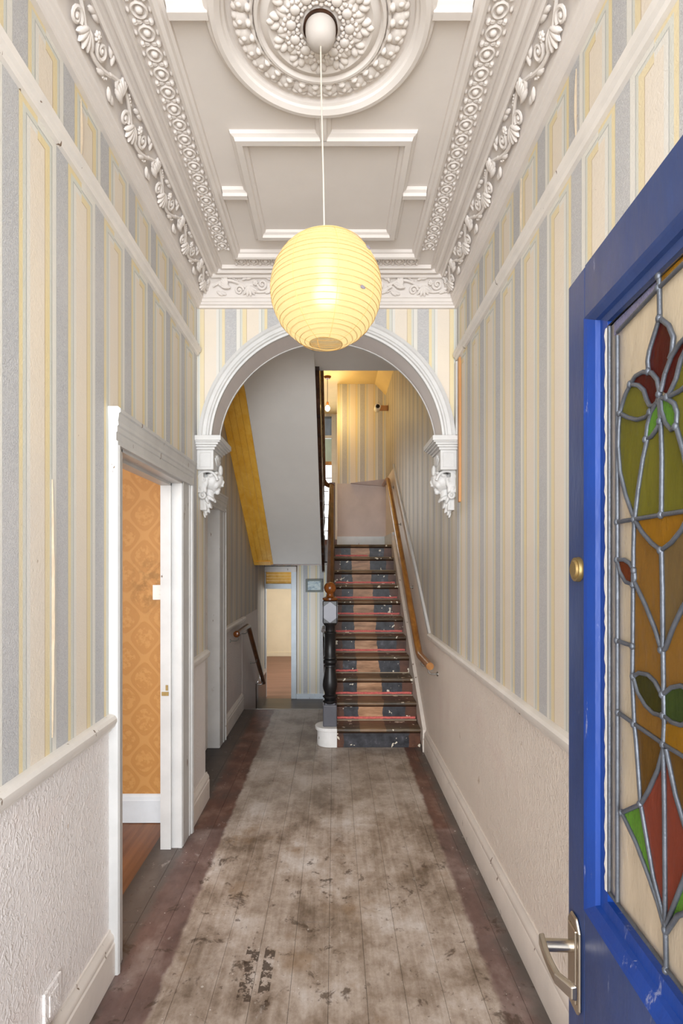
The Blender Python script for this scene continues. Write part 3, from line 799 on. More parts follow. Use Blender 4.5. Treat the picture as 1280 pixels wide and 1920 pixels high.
# window_1
W1 = struct(empty('window_1', (-0.19, 9.0, 1.8)), 'tall leaded window at the back of the landing', 'window')
fr = B().box(-0.05, 0.03, 8.965, 9.0, 1.78, 3.97).box(-0.42, -0.34, 8.965, 9.0, 1.78, 3.97).box(-0.34, -0.05, 8.97, 9.0, 3.585, 3.63).box(-0.34, -0.05, 8.97, 9.0, 1.76, 1.815)
obj('window_frame', fr, MAT['gloss'], W1)
obj('transom', B().box(-0.34, -0.05, 8.965, 9.0, 3.13, 3.19), MAT['honey'], W1, label='brown varnished transom')
obj('pane', B().box(-0.34, -0.05, 9.03, 9.036, 1.80, 3.14), MAT['pane'], W1)
obj('pane', B().box(-0.34, -0.05, 9.03, 9.036, 3.19, 3.59), glass('frosted_green_glass', c(186, 200, 186), 0.3), W1, label='frosted greenish pane')
obj('pane', B().box(-0.34, -0.05, 9.03, 9.036, 3.63, 3.96), glass('blue_grey_glass', c(130, 142, 156), 0.3), W1, label='blue grey upper pane')
gb = B()
for k in range(1, 6): gb.box(-0.34, -0.05, 9.02, 9.03, 1.80 + 0.224 * k - 0.007, 1.80 + 0.224 * k + 0.007)
for xx in (-0.195,): gb.box(xx - 0.006, xx + 0.006, 9.02, 9.03, 1.80, 3.14)
obj('lead_came', gb, MAT['brown'], W1)

# steps down and the lower passage
LF = -0.60
st = struct(empty('floor', (-0.5, 5.7, -0.6)), 'dark steps leading down to the rear passage', 'steps')
for k in range(4):
    obj('step', B().box(XB, -0.02, 5.40 + GO * k, 5.42 + GO * (k + 1), -0.7, -0.15 * (k + 1)), MAT['lowfloor'], st)
struct(obj('floor', B().box(-1.07, 0.0, 6.2, 8.2, -0.75, LF), MAT['lowfloor']), 'dark floor of the rear passage', 'floor')
struct(obj('ceiling', B().box(-1.1, -0.02, 6.26, 8.3, 1.455, 1.485).box(-2.6, 0.6, 8.3, 12.1, 1.75, 1.85), MAT['brown']), 'low dark ceiling of the rear passage and back room', 'ceiling')
w = B().box(-0.585, 0.1, 8.2, 8.3, -0.7, 1.75).box(-1.22, -0.58, 8.2, 8.3, 1.42, 1.75).box(-1.22, -1.068, 8.2, 8.3, -0.7, 1.75)
struct(obj('wall_passage', w, MAT['paper_low']), 'blue and cream striped wall at the end of the passage', 'wall')
struct(obj('baseboard_passage', B().box(-0.585, 0.0, 8.175, 8.2, LF, LF + 0.075), MAT['cool']), 'pale blue white skirting at the end of the passage', 'skirting')
struct(obj('baseboard_passage', B().box(-1.07, -1.05, 6.5, 8.2, LF, -0.17).box(XB, XB + 0.012, 6.36, 6.5, LF, 0.04), MAT['dark']), 'tall dark skirting low on the passage left wall', 'skirting')
struct(obj('trim_14', B().prism([(7.3, -0.13), (8.2, -0.13), (8.2, -0.18), (7.3, -0.18)], 'x', -1.07, -1.045), MAT['rail']), 'short white rail low on the passage left wall', 'rail')
D = struct(empty('door_3', (-0.82, 8.2, LF)), 'pale blue white door frame at the end of the passage with ochre fanlight', 'doorway')
obj('casing', B().box(-0.665, -0.585, 8.17, 8.31, LF, 1.42), MAT['cool'], D, bevel=0.006)
obj('casing', B().box(-1.10, -1.055, 8.17, 8.31, LF, 1.42), MAT['cool'], D, bevel=0.006)
obj('door_head', B().box(-1.10, -0.585, 8.16, 8.31, 1.345, 1.43), MAT['rail'], D, bevel=0.006)
obj('transom', B().box(-1.06, -0.665, 8.18, 8.30, 1.085, 1.165), MAT['cool'], D, bevel=0.004)
for i in range(4):
    obj('fanlight_board', B().box(-1.06, -0.665, 8.25, 8.262, 1.166 + 0.045 * i, 1.208 + 0.045 * i), MAT['ochre'], D)
struct(obj('floor', B().box(-2.6, 0.6, 8.2, 12.1, -0.8, LF - 0.002), MAT['backfloor']), 'reddish boarded floor of the back room', 'floor')
w = B().box(-2.6, 0.6, 11.95, 12.1, LF, 1.75).box(-2.75, -2.6, 8.3, 12.1, LF, 1.75).box(0.5, 0.65, 8.3, 12.1, LF, 1.75)
struct(obj('wall_back', w, MAT['beige']), 'cream walls of the bare back room', 'wall')
struct(obj('baseboard_back', B().box(-2.6, 0.5, 11.92, 11.95, LF, LF + 0.08), MAT['beige']), 'cream skirting of the back room', 'skirting')
struct(obj('wall_spandrel', B().prism([(4.40, -0.02), (4.45, 0.0), (6.46, 1.43), (8.3, 1.43), (8.3, -0.75), (5.40, -0.75), (5.40, -0.02)], 'x', -0.035, 0.0), MAT['dark']), 'dark panel under the stairs beside the steps down', 'panelling')

# ------------------------------------------------------------------ staircase
ST = tag(empty('staircase', (0.35, D1, 0)), 'wooden staircase with turned newel, black painted edges and bare brown middle', 'staircase')
SX0, SX1 = -0.0, 0.69
for k in range(1, 12):
    yn = D1 + (k - 1) * GO; z = k * RI
    if k < 11:
        b = B(); t = 0.030
        b.prism([(yn + 0.012, z), (yn + 0.003, z - 0.006), (yn, z - 0.015), (yn + 0.003, z - 0.024), (yn + 0.012, z - t), (yn + GO + 0.024, z - t), (yn + GO + 0.024, z)], 'x', SX0, SX1)
    else:
        b = B().prism([(yn + 0.012, z), (yn, z - 0.015), (yn + 0.012, z - 0.03), (yn + 0.1, z - 0.03), (yn + 0.1, z)], 'x', SX0, SX1)
    obj('tread', b, MAT['tread'], ST)
    obj('riser', B().box(SX0, SX1, yn + 0.022, yn + 0.042, z - RI, z - 0.028), MAT['riser'], ST)
    obj('cove_bead', B().prism([(yn + 0.022, z - 0.03), (yn + 0.022, z - 0.042), (yn + 0.012, z - 0.03)], 'x', SX0, SX1), MAT['dark'], ST)
    if k in (2, 3, 4, 5, 6, 7, 8, 9, 11):
        x1 = {4: 0.215, 11: 0.40}.get(k, SX1 - 0.01)
        zb = (k - 1) * RI
        bb = B(); n = 24; vs = []
        for i in range(n + 1):
            xx = SX0 + 0.012 + (x1 - SX0 - 0.012) * i / n
            j = random.uniform(-0.002, 0.002)
            vs += [(xx, yn + 0.0222, zb + 0.014 + j), (xx, yn + 0.014, zb + 0.014 + j), (xx, yn + 0.014, zb + 0.031 + j), (xx, yn + 0.0222, zb + 0.031 + j)]
        fs = [(4 * i + q, 4 * i + (q + 1) % 4, 4 * i + 4 + (q + 1) % 4, 4 * i + 4 + q) for i in range(n) for q in range(4)]
        fs += [(0, 1, 2, 3), (4 * n + 3, 4 * n + 2, 4 * n + 1, 4 * n)]
        obj('red_strip', bb.add(vs, fs), MAT['red'], ST, label='strip of red carpet remains at the foot of the riser')
    if k > 1:
        obj('tread_line', B().box(SX0, SX1, yn + 0.012, yn + 0.0222, (k - 1) * RI, (k - 1) * RI + 0.007), MAT['bare'], ST)
def slope(d0, d1, ya, yb):
    f = lambda y, d: (y - D1) * sl + RI + d
    return [(ya, max(f(ya, d0), -0.0)), (yb, f(yb, d0)), (yb, f(yb, d1)), (ya, f(ya, d1))]
obj('wall_string', B().prism([(D1 - 0.09, 0.0), (6.44, 1.45), (6.46, ZN + 0.15), (6.40, RI + (6.40 - D1) * sl + 0.075), (D1 - 0.09, RI + 0.02)], 'x', SX1, XR - 0.001), MAT['skirt'], ST, label='pale painted string board against the right wall')
obj('outer_string', B().prism([(D1 + 0.15, 0.02), (6.46, 1.43), (6.46, ZN + 0.05), (D1 + 0.15, RI + 0.15 * sl + 0.05)], 'x', -0.045, 0.0), MAT['dark'], ST)
# bullnose first step in white paint
bn = B()
pts = [(-0.045 + 0.098 * math.cos(t), 4.375 + 0.098 * math.sin(t)) for t in (PI / 2 + PI * i / 20 for i in range(21))]
bn.prism([(0.02, 4.277)] + [(0.02, 4.473)] + pts, 'z', 0.0, 0.128)
pts = [(-0.045 + 0.114 * math.cos(t), 4.375 + 0.114 * math.sin(t)) for t in (PI / 2 + PI * i / 20 for i in range(21))]
bn.prism([(0.02, 4.261)] + [(0.02, 4.489)] + pts, 'z', 0.1275, 0.1555)
obj('bullnose_step', bn, MAT['white'], ST, bevel=0.004, label='rounded step end in chipped white paint')
# newel post
NX, NY = -0.037, 4.372
NW = obj('newel_post', B().prism([(NX + sx * 0.057, NY + sy * 0.057) for sx, sy in ((-1, -1), (1, -1), (1, 1), (-1, 1))], 'z', 0.155, 0.33)
         .prism([(NX + sx * 0.045, NY + sy * 0.045) for sx, sy in ((-1, -1), (1, -1), (1, 1), (-1, 1))], 'z', 0.32, 0.345), MAT['slate'], ST, bevel=0.008, label='slate grey painted square foot of the newel')
prof = [(0.0, 0.335), (0.050, 0.336), (0.058, 0.345), (0.058, 0.360), (0.046, 0.368), (0.052, 0.378), (0.060, 0.386), (0.060, 0.398), (0.044, 0.410), (0.046, 0.425),
        (0.056, 0.450), (0.061, 0.480), (0.059, 0.520), (0.050, 0.570), (0.044, 0.610), (0.042, 0.630), (0.052, 0.636), (0.052, 0.650), (0.045, 0.656), (0.056, 0.664),
        (0.058, 0.685), (0.050, 0.694), (0.045, 0.698), (0.053, 0.704), (0.053, 0.714), (0.046, 0.722), (0.046, 0.90), (0.052, 0.906), (0.052, 0.916), (0.040, 0.924),
        (0.041, 0.965), (0.055, 0.980), (0.058, 0.992), (0.044, 1.000), (0.0, 1.002)]
obj('turned_shaft', B().lathe(prof, (NX, NY, 0), 40), MAT['black'], NW, 50)
# chamfered block with a hexagonal pale face on each side
bk = B()
hw, z0, z1, cz = 0.058, 0.990, 1.175, 0.045
bk.box(NX - hw, NX + hw, NY - hw, NY + hw, z0, z1)
obj('newel_block', bk, MAT['black'], NW, bevel=0.006)
for a in range(4):
    m = Matrix.Rotation(a * PI / 2, 4, 'Z')
    hx = [(0, z0 + 0.006), (0.052, z0 + 0.045), (0.052, z1 - 0.045), (0, z1 - 0.006), (-0.052, z1 - 0.045), (-0.052, z0 + 0.045)]
    hb = B().prism(hx, 'y', -hw - 0.004, -hw + 0.002)
    hb.v = [tuple((m @ Vector(v)) + Vector((NX, NY, 0))) for v in hb.v]
    obj('hexagon_face', hb, MAT['pale'], NW, bevel=0.002, label='pale grey painted hexagonal facet')
prof = [(0.0, 1.174), (0.056, 1.175), (0.064, 1.184), (0.062, 1.196), (0.046, 1.202), (0.032, 1.208), (0.026, 1.222), (0.030, 1.232)]
for i in range(15):
    t = math.radians(142 - 142 * i / 14)
    prof.append((0.051 * math.sin(t), 1.276 + 0.051 * math.cos(t)))
obj('ball_finial', B().lathe(prof, (NX, NY, 0), 36), MAT['ball'], NW, 50, label='polished brown wooden ball finial')
# left handrail and landing newel
TX, TY = -0.030, 6.50
LN = obj('landing_newel', B().box(TX - 0.036, TX + 0.036, TY - 0.036, TY + 0.036, 1.30, 2.46), MAT['brown'], ST, bevel=0.006)
obj('handrail', B().prism([(NX - 0.030, 0.0), (NX - 0.034, 0.022), (NX - 0.026, 0.046), (NX, 0.056), (NX + 0.026, 0.046), (NX + 0.034, 0.022), (NX + 0.030, 0.0)], 'y', NY + 0.05, TY - 0.03), MAT['brown'], ST, 40)
hr = COL.objects['handrail'].data
for v in hr.vertices: v.co.z += 1.075 + (v.co.y - NY) * 0.63
def baluster_prof(h):
    return [(0.0, 0), (0.019, 0), (0.019, 0.08 * h), (0.012, 0.10 * h), (0.017, 0.13 * h), (0.011, 0.16 * h), (0.020, 0.30 * h), (0.018, 0.38 * h), (0.010, 0.46 * h), (0.016, 0.49 * h), (0.010, 0.52 * h),
            (0.014, 0.70 * h), (0.011, 0.84 * h), (0.018, 0.88 * h), (0.013, 0.92 * h), (0.016, h), (0.0, h)]
for k in range(2, 11):
    yy = D1 + (k - 0.5) * GO
    zb = (yy - D1) * sl + RI + 0.05; zt = 1.085 + (yy - NY) * 0.63
    obj('baluster', B().lathe([(r, zb + q) for r, q in baluster_prof(zt - zb)], (-0.022, yy, 0), 14), MAT['dark'], ST, 50)

# upper flight: outer string, handrail, balusters over the well
US = ST
ln = random.Random(3)
tops, bots = [], []
n = 40
for i in range(n + 1):
    y = 4.12 + (6.40 - 4.12) * i / n
    zz = ZS0 + (YS0 - y) * sl
    bots.append((y, min(zz + 0.01 + ln.uniform(-0.012, 0.02), ZA + 0.02))); tops.append((y, zz + 0.34))
obj('ragged_string', B().prism(bots + tops[::-1], 'x', -0.150, -0.118), MAT['dark'], US, label='dark splintered edge of the upper stair string')
hb = B().prism([(-0.16, 0.0), (-0.164, 0.02), (-0.152, 0.046), (-0.134, 0.054), (-0.116, 0.046), (-0.104, 0.02), (-0.108, 0.0)], 'y', 4.25, 6.30)
hb.v = [(x, y, z + ZN + 0.78 + (6.30 - y) * sl) for x, y, z in hb.v]
obj('handrail', hb, MAT['brown'], US, 40)
obj('handrail_bend', B().tube([(-0.134, 6.28, ZN + 0.80), (-0.13, 6.36, ZN + 0.765), (-0.11, 6.44, ZN + 0.735), (-0.06, 6.50, ZN + 0.715), (-0.03, 6.50, ZN + 0.71)], 0.028, 10), MAT['brown'], US, 60)
for k in range(9):
    yy = 6.30 - 0.216 * k
    zb = ZS0 + (YS0 - yy) * sl + 0.33; zt = ZN + 0.79 + (6.30 - yy) * sl
    if zt > ZU + 0.5: break
    obj('baluster', B().lathe([(r * 1.15, zb + q) for r, q in baluster_prof(zt - zb)], (-0.134, yy, 0), 14), MAT['dark'], US, 50)

# ------------------------------------------------------------------ wall handrails
def bracket(p, wx, h, parent, sgn):
    """wire bracket: wall rose, arm, cup under the rail"""
    x, y, z = p
    b = B()
    b.lathe([(0.0, 0.0), (0.017, 0.0), (0.015, 0.006), (0.0, 0.008)], (wx, y, z - h), 14, M4=Matrix.Rotation(sgn * PI / 2, 4, 'Y'))
    b.tube([(wx, y, z - h), (x + (wx - x) * 0.25, y, z - h), (x, y, z - h + 0.012), (x, y, z - 0.014)], 0.0055, 8)
    return obj('bracket', b, MAT['steel'], parent, 50)
H = tag(empty('wall_handrail', (0.655, 3.67, 0.77)), 'honey varnished wooden handrail climbing the right stair wall', 'handrail')
pts = [(0.655, 3.66, 0.772), (0.655, 4.08, 0.772), (0.655, 4.14, 0.785)] + [(0.655, 4.2 + 0.2 * i, 0.772 + (4.2 + 0.2 * i - 4.13) * 0.717) for i in range(12)] + [(0.655, 6.55, 2.502), (0.655, 6.63, 2.52), (0.655, 7.1, 2.52)]
obj('rail', B().tube(pts, 0.0265, 12), MAT['honey'], H, 60)
for y in (3.72, 4.02): bracket((0.655, y, 0.752), XR, 0.045, H, -1)
for y in (4.9, 5.8, 6.5): bracket((0.655, y, 0.752 + (y - 4.13) * 0.717), XR, 0.045, H, -1)
H = tag(empty('wall_handrail', (-0.87, 4.75, 0.85)), 'dark wooden handrail on the left wall going down the steps', 'handrail')
pts = [(-0.87, 4.74, 0.85), (-0.87, 5.34, 0.85), (-0.87, 5.40, 0.838)] + [(-0.87, 5.45 + 0.2 * i, 0.80 - 0.2 * i * 0.72) for i in range(6)] + [(-0.87, 6.54, 0.015)]
obj('rail', B().tube(pts, 0.025, 12), MAT['brown'], H, 60)
obj('rail_end', B().ball((-0.87, 4.735, 0.85), (0.030, 0.012, 0.030), 14, 8), MAT['ball'], H, 60, label='rounded polished end of the rail')
for y, z in ((4.80, 0.83), (5.30, 0.83), (5.95, 0.42), (6.45, 0.06)): bracket((-0.87, y, z), XB, 0.05, H, 1)
H = tag(empty('wall_handrail', (-0.10, 5.1, 0.85)), 'dark handrail behind the newel post, beside the steps down', 'handrail')
obj('rail', B().tube([(-0.105, 5.05, 0.84), (-0.105, 5.30, 0.84)] + [(-0.105, 5.40 + 0.2 * i, 0.79 - 0.2 * i * 0.72) for i in range(6)], 0.022, 12), MAT['dark'], H, 60)
for y, z in ((5.12, 0.82), (5.9, 0.40)): bracket((-0.105, y, z), -0.035, 0.05, H, -1)

# ------------------------------------------------------------------ arch corbels: cap, block, hood, head, volute, leaf
def remeshed(name, b, mat, parent, voxel=0.0045):
    tmp = put('tmp', b.mesh('tmp', mat))
    md = tmp.modifiers.new('r', 'REMESH'); md.mode = 'VOXEL'; md.voxel_size = voxel
    ms = tmp.modifiers.new('s', 'SMOOTH'); ms.iterations = 2; ms.factor = 0.4
    dg = bpy.context.evaluated_depsgraph_get(); dg.update()
    me = bpy.data.meshes.new_from_object(tmp.evaluated_get(dg))
    bpy.data.objects.remove(tmp)
    me.name = name; me.materials.clear(); me.materials.append(mat)
    me.polygons.foreach_set('use_smooth', [True] * len(me.polygons))
    return put(name, me, parent)
def corbel(wx, s, label):
    C = tag(empty('corbel', (wx, 3.245, 2.22)), label, 'corbel', 'head corbels under the arch')
    X = lambda t: wx + s * t
    def bx(b, a0, a1, y0, y1, z0, z1): return b.box(min(X(a0), X(a1)), max(X(a0), X(a1)), y0, y1, z0, z1)
    yc = 3.243; m = MAT['gloss_arch']
    b = B()
    bx(b, 0, 0.152, yc - 0.160, yc + 0.160, 2.192, 2.222); bx(b, 0, 0.145, yc - 0.152, yc + 0.152, 2.184, 2.193)
    bx(b, 0, 0.132, yc - 0.142, yc + 0.142, 2.172, 2.185); bx(b, 0, 0.120, yc - 0.130, yc + 0.130, 2.160, 2.173); bx(b, 0, 0.108, yc - 0.118, yc + 0.118, 2.146, 2.161)
    obj('cap', b, m, C, bevel=0.003)
    b = B(); bx(b, 0, 0.098, yc - 0.108, yc + 0.108, 2.030, 2.147)
    blk = obj('block', b, m, C, bevel=0.004)
    for q in (-1, 1):
        obj('panel_bead', B().tube([(X(t), yc + q * 0.108, z) for t, z in ((0.018, 2.046), (0.082, 2.046), (0.082, 2.130), (0.018, 2.130))], 0.003, 6, closed=True), m, blk)
    b = B()                                                     # leaf on the block's inner face
    for k in range(5):
        a = (k - 2) * 0.5
        b.ball((X(0.099), yc + 0.045 * math.sin(a), 2.092 + 0.030 * math.cos(a) - 0.02), (0.008, 0.011, 0.036), 8, 6, rot=Matrix.Rotation(-a, 3, 'X'))
    b.ball((X(0.118), yc, 2.04), (0.014, 0.022, 0.035), 8, 6)
    obj('leaf', b, m, C, 60)
    # head looking down into the hall, under a curved hood
    b = B(); r = lambda a: Matrix.Rotation(s * a, 3, 'Y')
    def E(t, y, z, rad, a=0.0): b.ball((X(t), yc + y, z), rad, 16, 12, rot=r(a))
    bx(b, 0, 0.03, yc - 0.075, yc + 0.075, 1.90, 2.035)
    E(0.070, 0, 1.975, (0.056, 0.062, 0.060), 0.5)             # skull
    E(0.098, 0, 1.957, (0.027, 0.045, 0.052), 0.55)            # face
    E(0.112, 0, 1.995, (0.022, 0.042, 0.022), 0.5)             # brow
    E(0.128, 0, 1.962, (0.010, 0.0085, 0.022), 0.45)           # nose
    E(0.129, 0, 1.949, (0.009, 0.011, 0.007))
    E(0.108, 0, 1.930, (0.012, 0.018, 0.006), 0.5)             # lips
    E(0.105, 0, 1.921, (0.011, 0.015, 0.006), 0.5)
    E(0.098, 0, 1.908, (0.015, 0.016, 0.013))                  # chin
    for q in (-1, 1):
        E(0.098, q * 0.030, 1.950, (0.019, 0.019, 0.024), 0.5) # cheek
        E(0.1155, q * 0.021, 1.9715, (0.006, 0.009, 0.0045), 0.5)   # eye
        E(0.117, q * 0.021, 1.986, (0.007, 0.014, 0.004), 0.5) # eyebrow
        for k in range(6):                                     # waved hair swept back under the hood
            E(0.100 - 0.017 * k, q * (0.050 + 0.003 * k), 2.016 - 0.004 * k * k * 0.9, (0.016, 0.016, 0.011), -0.5 + 0.3 * k)
        E(0.044, q * 0.062, 1.955, (0.013, 0.012, 0.034), 0.25); E(0.036, q * 0.060, 1.925, (0.012, 0.012, 0.026), -0.2)
        E(0.092, q * 0.018, 2.023, (0.026, 0.020, 0.013))
    E(0.050, 0, 1.905, (0.026, 0.030, 0.042), -0.4)            # neck
    remeshed('head', b, m, C, 0.0036)
    for q in (-1, 1):
        b = B()
        b.tube([(X(0.052 + 0.062 * math.cos(t)), yc + q * 0.070, 1.962 + 0.066 * math.sin(t)) for t in (0.15 + (PI - 0.15) * i / 16 for i in range(17))]
               + [(X(-0.006 + 0.004 * i), yc + q * 0.070, 1.94 - 0.02 * i) for i in range(3)], 0.0085, 8)
        obj('hood', b, m, C, 60)
    for q in (-1, 1):                                           # volutes
        b = B()
        sp = [(X(0.024 + 0.022 * (1 - i / 24) * math.cos(0.55 * i + 1.2)), yc + q * 0.060, 1.886 + 0.022 * (1 - i / 24) * math.sin(0.55 * i + 1.2)) for i in range(21)]
        b.tube(sp, 0.0085, 8); b.ball((X(0.024), yc + q * 0.060, 1.886), (0.012, 0.020, 0.012), 10, 7)
        b.tube([(X(0.012), yc + q * 0.062, 1.965), (X(0.010), yc + q * 0.062, 1.92), (X(0.012), yc + q * 0.062, 1.895)], 0.010, 8)
        obj('volute', b, m, C, 60)
    b = B()
    for t, y, z, a, L, wd in ((0.062, 0.022, 1.872, 0.9, 0.030, 0.016), (0.062, -0.022, 1.872, 0.9, 0.030, 0.016), (0.072, 0, 1.868, 0.7, 0.028, 0.016), (0.040, 0.036, 1.866, 0.4, 0.032, 0.014), (0.040, -0.036, 1.866, 0.4, 0.032, 0.014),
                              (0.050, 0.012, 1.842, 0.35, 0.034, 0.014), (0.050, -0.012, 1.842, 0.35, 0.034, 0.014), (0.030, 0.026, 1.828, 0.2, 0.034, 0.013), (0.030, -0.026, 1.828, 0.2, 0.034, 0.013),
                              (0.040, 0, 1.812, 0.4, 0.032, 0.013), (0.028, 0.010, 1.792, 0.3, 0.026, 0.010), (0.028, -0.010, 1.792, 0.3, 0.026, 0.010), (0.020, 0, 1.772, 0.3, 0.020, 0.010)):
        b.ball((X(t), yc + y, z), (wd * 0.72, wd, L), 12, 8, rot=Matrix.Rotation(-s * a, 3, 'Y'))
    b.ball((X(0.026), yc, 1.84), (0.026, 0.030, 0.060), 12, 8)
    bx(b, 0, 0.030, yc - 0.035, yc + 0.035, 1.80, 1.91)
    remeshed('leaf_drop', b, m, C, 0.004)
    return C
corbel(XL, 1, 'white plaster corbel with a bowed head, on the left under the arch')
corbel(XR, -1, 'white plaster corbel with a bowed head, on the right beside the orange batten')
tag(obj('wood_batten', B().box(XR - 0.012, XR, 3.035, 3.068, 1.83, 2.655), MAT['orange'], None, bevel=0.002), 'thin bare orange timber batten upright on the right wall by the arch', 'batten')
tag(obj('corner_bead', B().box(XR - 0.016, XR, 3.095, 3.14, 2.226, 2.655), MAT['gloss_arch'], None, bevel=0.003), 'narrow white strip in the corner beside the orange batten', 'trim')

# ------------------------------------------------------------------ ceiling rose
RO = tag(empty('ceiling_rose', (RX, RY, ZC)), 'large round cream plaster ceiling rose above the paper lantern', 'ceiling rose')
prof = [(0.0, -0.040), (0.045, -0.040), (0.060, -0.030), (0.140, -0.020), (0.150, -0.026), (0.162, -0.030), (0.178, -0.024), (0.184, -0.018), (0.192, -0.030), (0.200, -0.030), (0.205, -0.012),
        (0.262, -0.010), (0.266, -0.004), (0.286, -0.004), (0.290, -0.018), (0.298, -0.022), (0.302, -0.030), (0.318, -0.038), (0.332, -0.036), (0.338, -0.026), (0.346, -0.022), (0.352, -0.012), (0.354, 0.001)]
obj('rose_disc', B().lathe(prof, (RX, RY, ZC), 96), MAT['plaster'], RO, 32)
b = B()                                                         # one acanthus leaf with a berry cluster, in the x direction
for t, y, a, L, wd in ((0.085, 0, 0, 0.046, 0.020), (0.100, 0.018, 0.5, 0.034, 0.011), (0.100, -0.018, -0.5, 0.034, 0.011), (0.122, 0.012, 0.35, 0.026, 0.010), (0.122, -0.012, -0.35, 0.026, 0.010), (0.134, 0, 0, 0.022, 0.009), (0.075, 0.020, 0.3, 0.026, 0.009), (0.075, -0.020, -0.3, 0.026, 0.009)):
    b.ball((t, y, -0.028), (L * 0.6, wd, 0.013), 10, 6, rot=Matrix.Rotation(a, 3, 'Z'))
for k in range(10):
    q = 2 * PI * k / 10; b.ball((0.078 + 0.020 * math.cos(q), 0.0 + 0.020 * math.sin(q), -0.040), 0.006, 7, 5)
b.ball((0.078, 0, -0.040), (0.014, 0.014, 0.009), 10, 6)
LEAF = b.mesh('acanthus_leaf', MAT['plaster'], True)
b = B()                                                         # one scallop of the wavy ring
b.ball((0.240, 0, -0.012), (0.024, 0.029, 0.010), 10, 6); b.ball((0.259, 0.013, -0.010), (0.012, 0.0145, 0.009), 8, 5); b.ball((0.259, -0.013, -0.010), (0.012, 0.0145, 0.009), 8, 5); b.ball((0.246, 0, -0.019), (0.010, 0.009, 0.007), 8, 5)
b.ball((0.220, 0, -0.022), (0.010, 0.013, 0.010), 8, 5); b.tube([(0.209, -0.027, -0.014), (0.212, 0, -0.022), (0.209, 0.027, -0.014)], 0.006, 6)
SCAL = b.mesh('scallop', MAT['plaster'], True)
for nm, me, cnt, ph in (('acanthus_leaf', LEAF, 12, 0.13), ('scallop', SCAL, 30, 0.0)):
    for k in range(cnt):
        put(nm, me, RO, Matrix.Translation((RX, RY, ZC)) @ Matrix.Rotation(2 * PI * (k + ph) / cnt, 4, 'Z') @ (Matrix.Diagonal((1.14, 1.22, 0.85, 1)) if me is LEAF else Matrix.Identity(4)))

# ------------------------------------------------------------------ paper lantern pendant
PL = tag(empty('pendant_lamp', (RX, RY, ZC - 0.04)), 'lit round cream paper lantern hanging on a cord from the ceiling rose', 'lamp')
cx_, cy_, cz_, cr = -0.0260, RY, 2.311, 0.169
pr = [(0.036, -0.012), (0.048, -0.004), (0.052, 0.004), (0.048, 0.008)]
obj('gap_shade_ring', B().lathe([(0.034, 0.0), (0.052, -0.001), (0.053, -0.012), (0.036, -0.014), (0.034, 0.0)], (RX, RY - 0.006, ZC - 0.036), 32), MAT['dark'], PL, 40, label='dark ring standing for the shaded gap above the canopy')  # dark ring put in for the shade between canopy and rose
obj('canopy', B().lathe([(0.0, -0.062), (0.018, -0.061), (0.034, -0.054), (0.043, -0.040), (0.046, -0.022), (0.046, -0.006), (0.040, 0.0), (0.0, 0.001)], (RX + 0.001, RY - 0.014, ZC - 0.046), 32), MAT['canopy'], PL, 50)
obj('cord', B().tube([(RX + 0.001, RY - 0.014, ZC - 0.105), (RX + 0.003, RY - 0.008, 2.9), (RX + 0.009, RY, 2.65), (cx_ - 0.005, RY, 2.47), (cx_, RY, 2.40)], 0.0026, 8), MAT['cord'], PL, 60)
def lantern():
    prof = []
    N = 26; a0, a1 = math.radians(16.5), math.radians(163.0)
    for i in range(N):
        t0 = a0 + (a1 - a0) * i / N
        for j in range(4):
            t = t0 + (a1 - a0) / N * j / 4
            r = cr * (1 + 0.006 * math.sin(PI * j / 4) - 0.004)
            prof.append((r * math.sin(t), cr * math.cos(t)))
    prof.append((cr * math.sin(a1), cr * math.cos(a1)))
    return prof, [a0 + (a1 - a0) * i / N for i in range(N + 1)]
lp, ribs = lantern()
sh = obj('lamp_shade', B().lathe(lp, (cx_, cy_, cz_), 72), MAT['paper'], PL, 60)
rb = B(); rr_ = random.Random(5)
for i, t in enumerate(ribs):
    r = cr * math.sin(t) * 1.0; z = cz_ + cr * math.cos(t)
    tilt = rr_.uniform(-0.004, 0.004); ph = rr_.uniform(0, 6.28)
    rb.tube([(cx_ + r * math.cos(q), cy_ + r * math.sin(q), z + tilt * math.cos(q + ph)) for q in (2 * PI * k / 48 for k in range(48))], 0.0010 if i < 26 else 0.0016, 4, closed=True)
o = obj('wire_rib', rb, plain('rib_paper', c(196, 162, 106), 0.7, 0.2, 0.02), sh); o['kind'] = 'stuff'
sb = B()
for k in range(8):
    q0 = 2 * PI * (k + 0.28) / 8
    sb.tube([(cx_ + cr * 0.998 * math.sin(t) * math.cos(q0), cy_ + cr * 0.998 * math.sin(t) * math.sin(q0), cz_ + cr * 0.998 * math.cos(t)) for t in (ribs[0] + (ribs[-1] - ribs[0]) * i / 40 for i in range(41))], 0.0010, 4)
obj('paper_seam', sb, plain('seam_paper', c(226, 186, 116), 0.7, 0.2, 0.02), sh)
obj('wire_stretcher', B().tube([(cx_, cy_, 2.475), (cx_ - 0.03, cy_, 2.46), (cx_ - 0.046, cy_, 2.473)], 0.0012, 6).tube([(cx_, cy_, 2.475), (cx_ + 0.03, cy_, 2.46), (cx_ + 0.046, cy_, 2.473)], 0.0012, 6), MAT['steel'], PL)
obj('lamp_holder', B().lathe([(0.0, 0.075), (0.012, 0.075), (0.018, 0.06), (0.018, 0.02), (0.014, 0.015), (0.0, 0.015)], (cx_, cy_, 2.39), 20), MAT['plastic'], PL, 40)
obj('bulb', B().ball((cx_, cy_, 2.375), (0.028, 0.028, 0.036), 20, 14), MAT['bulb'], PL, 60)
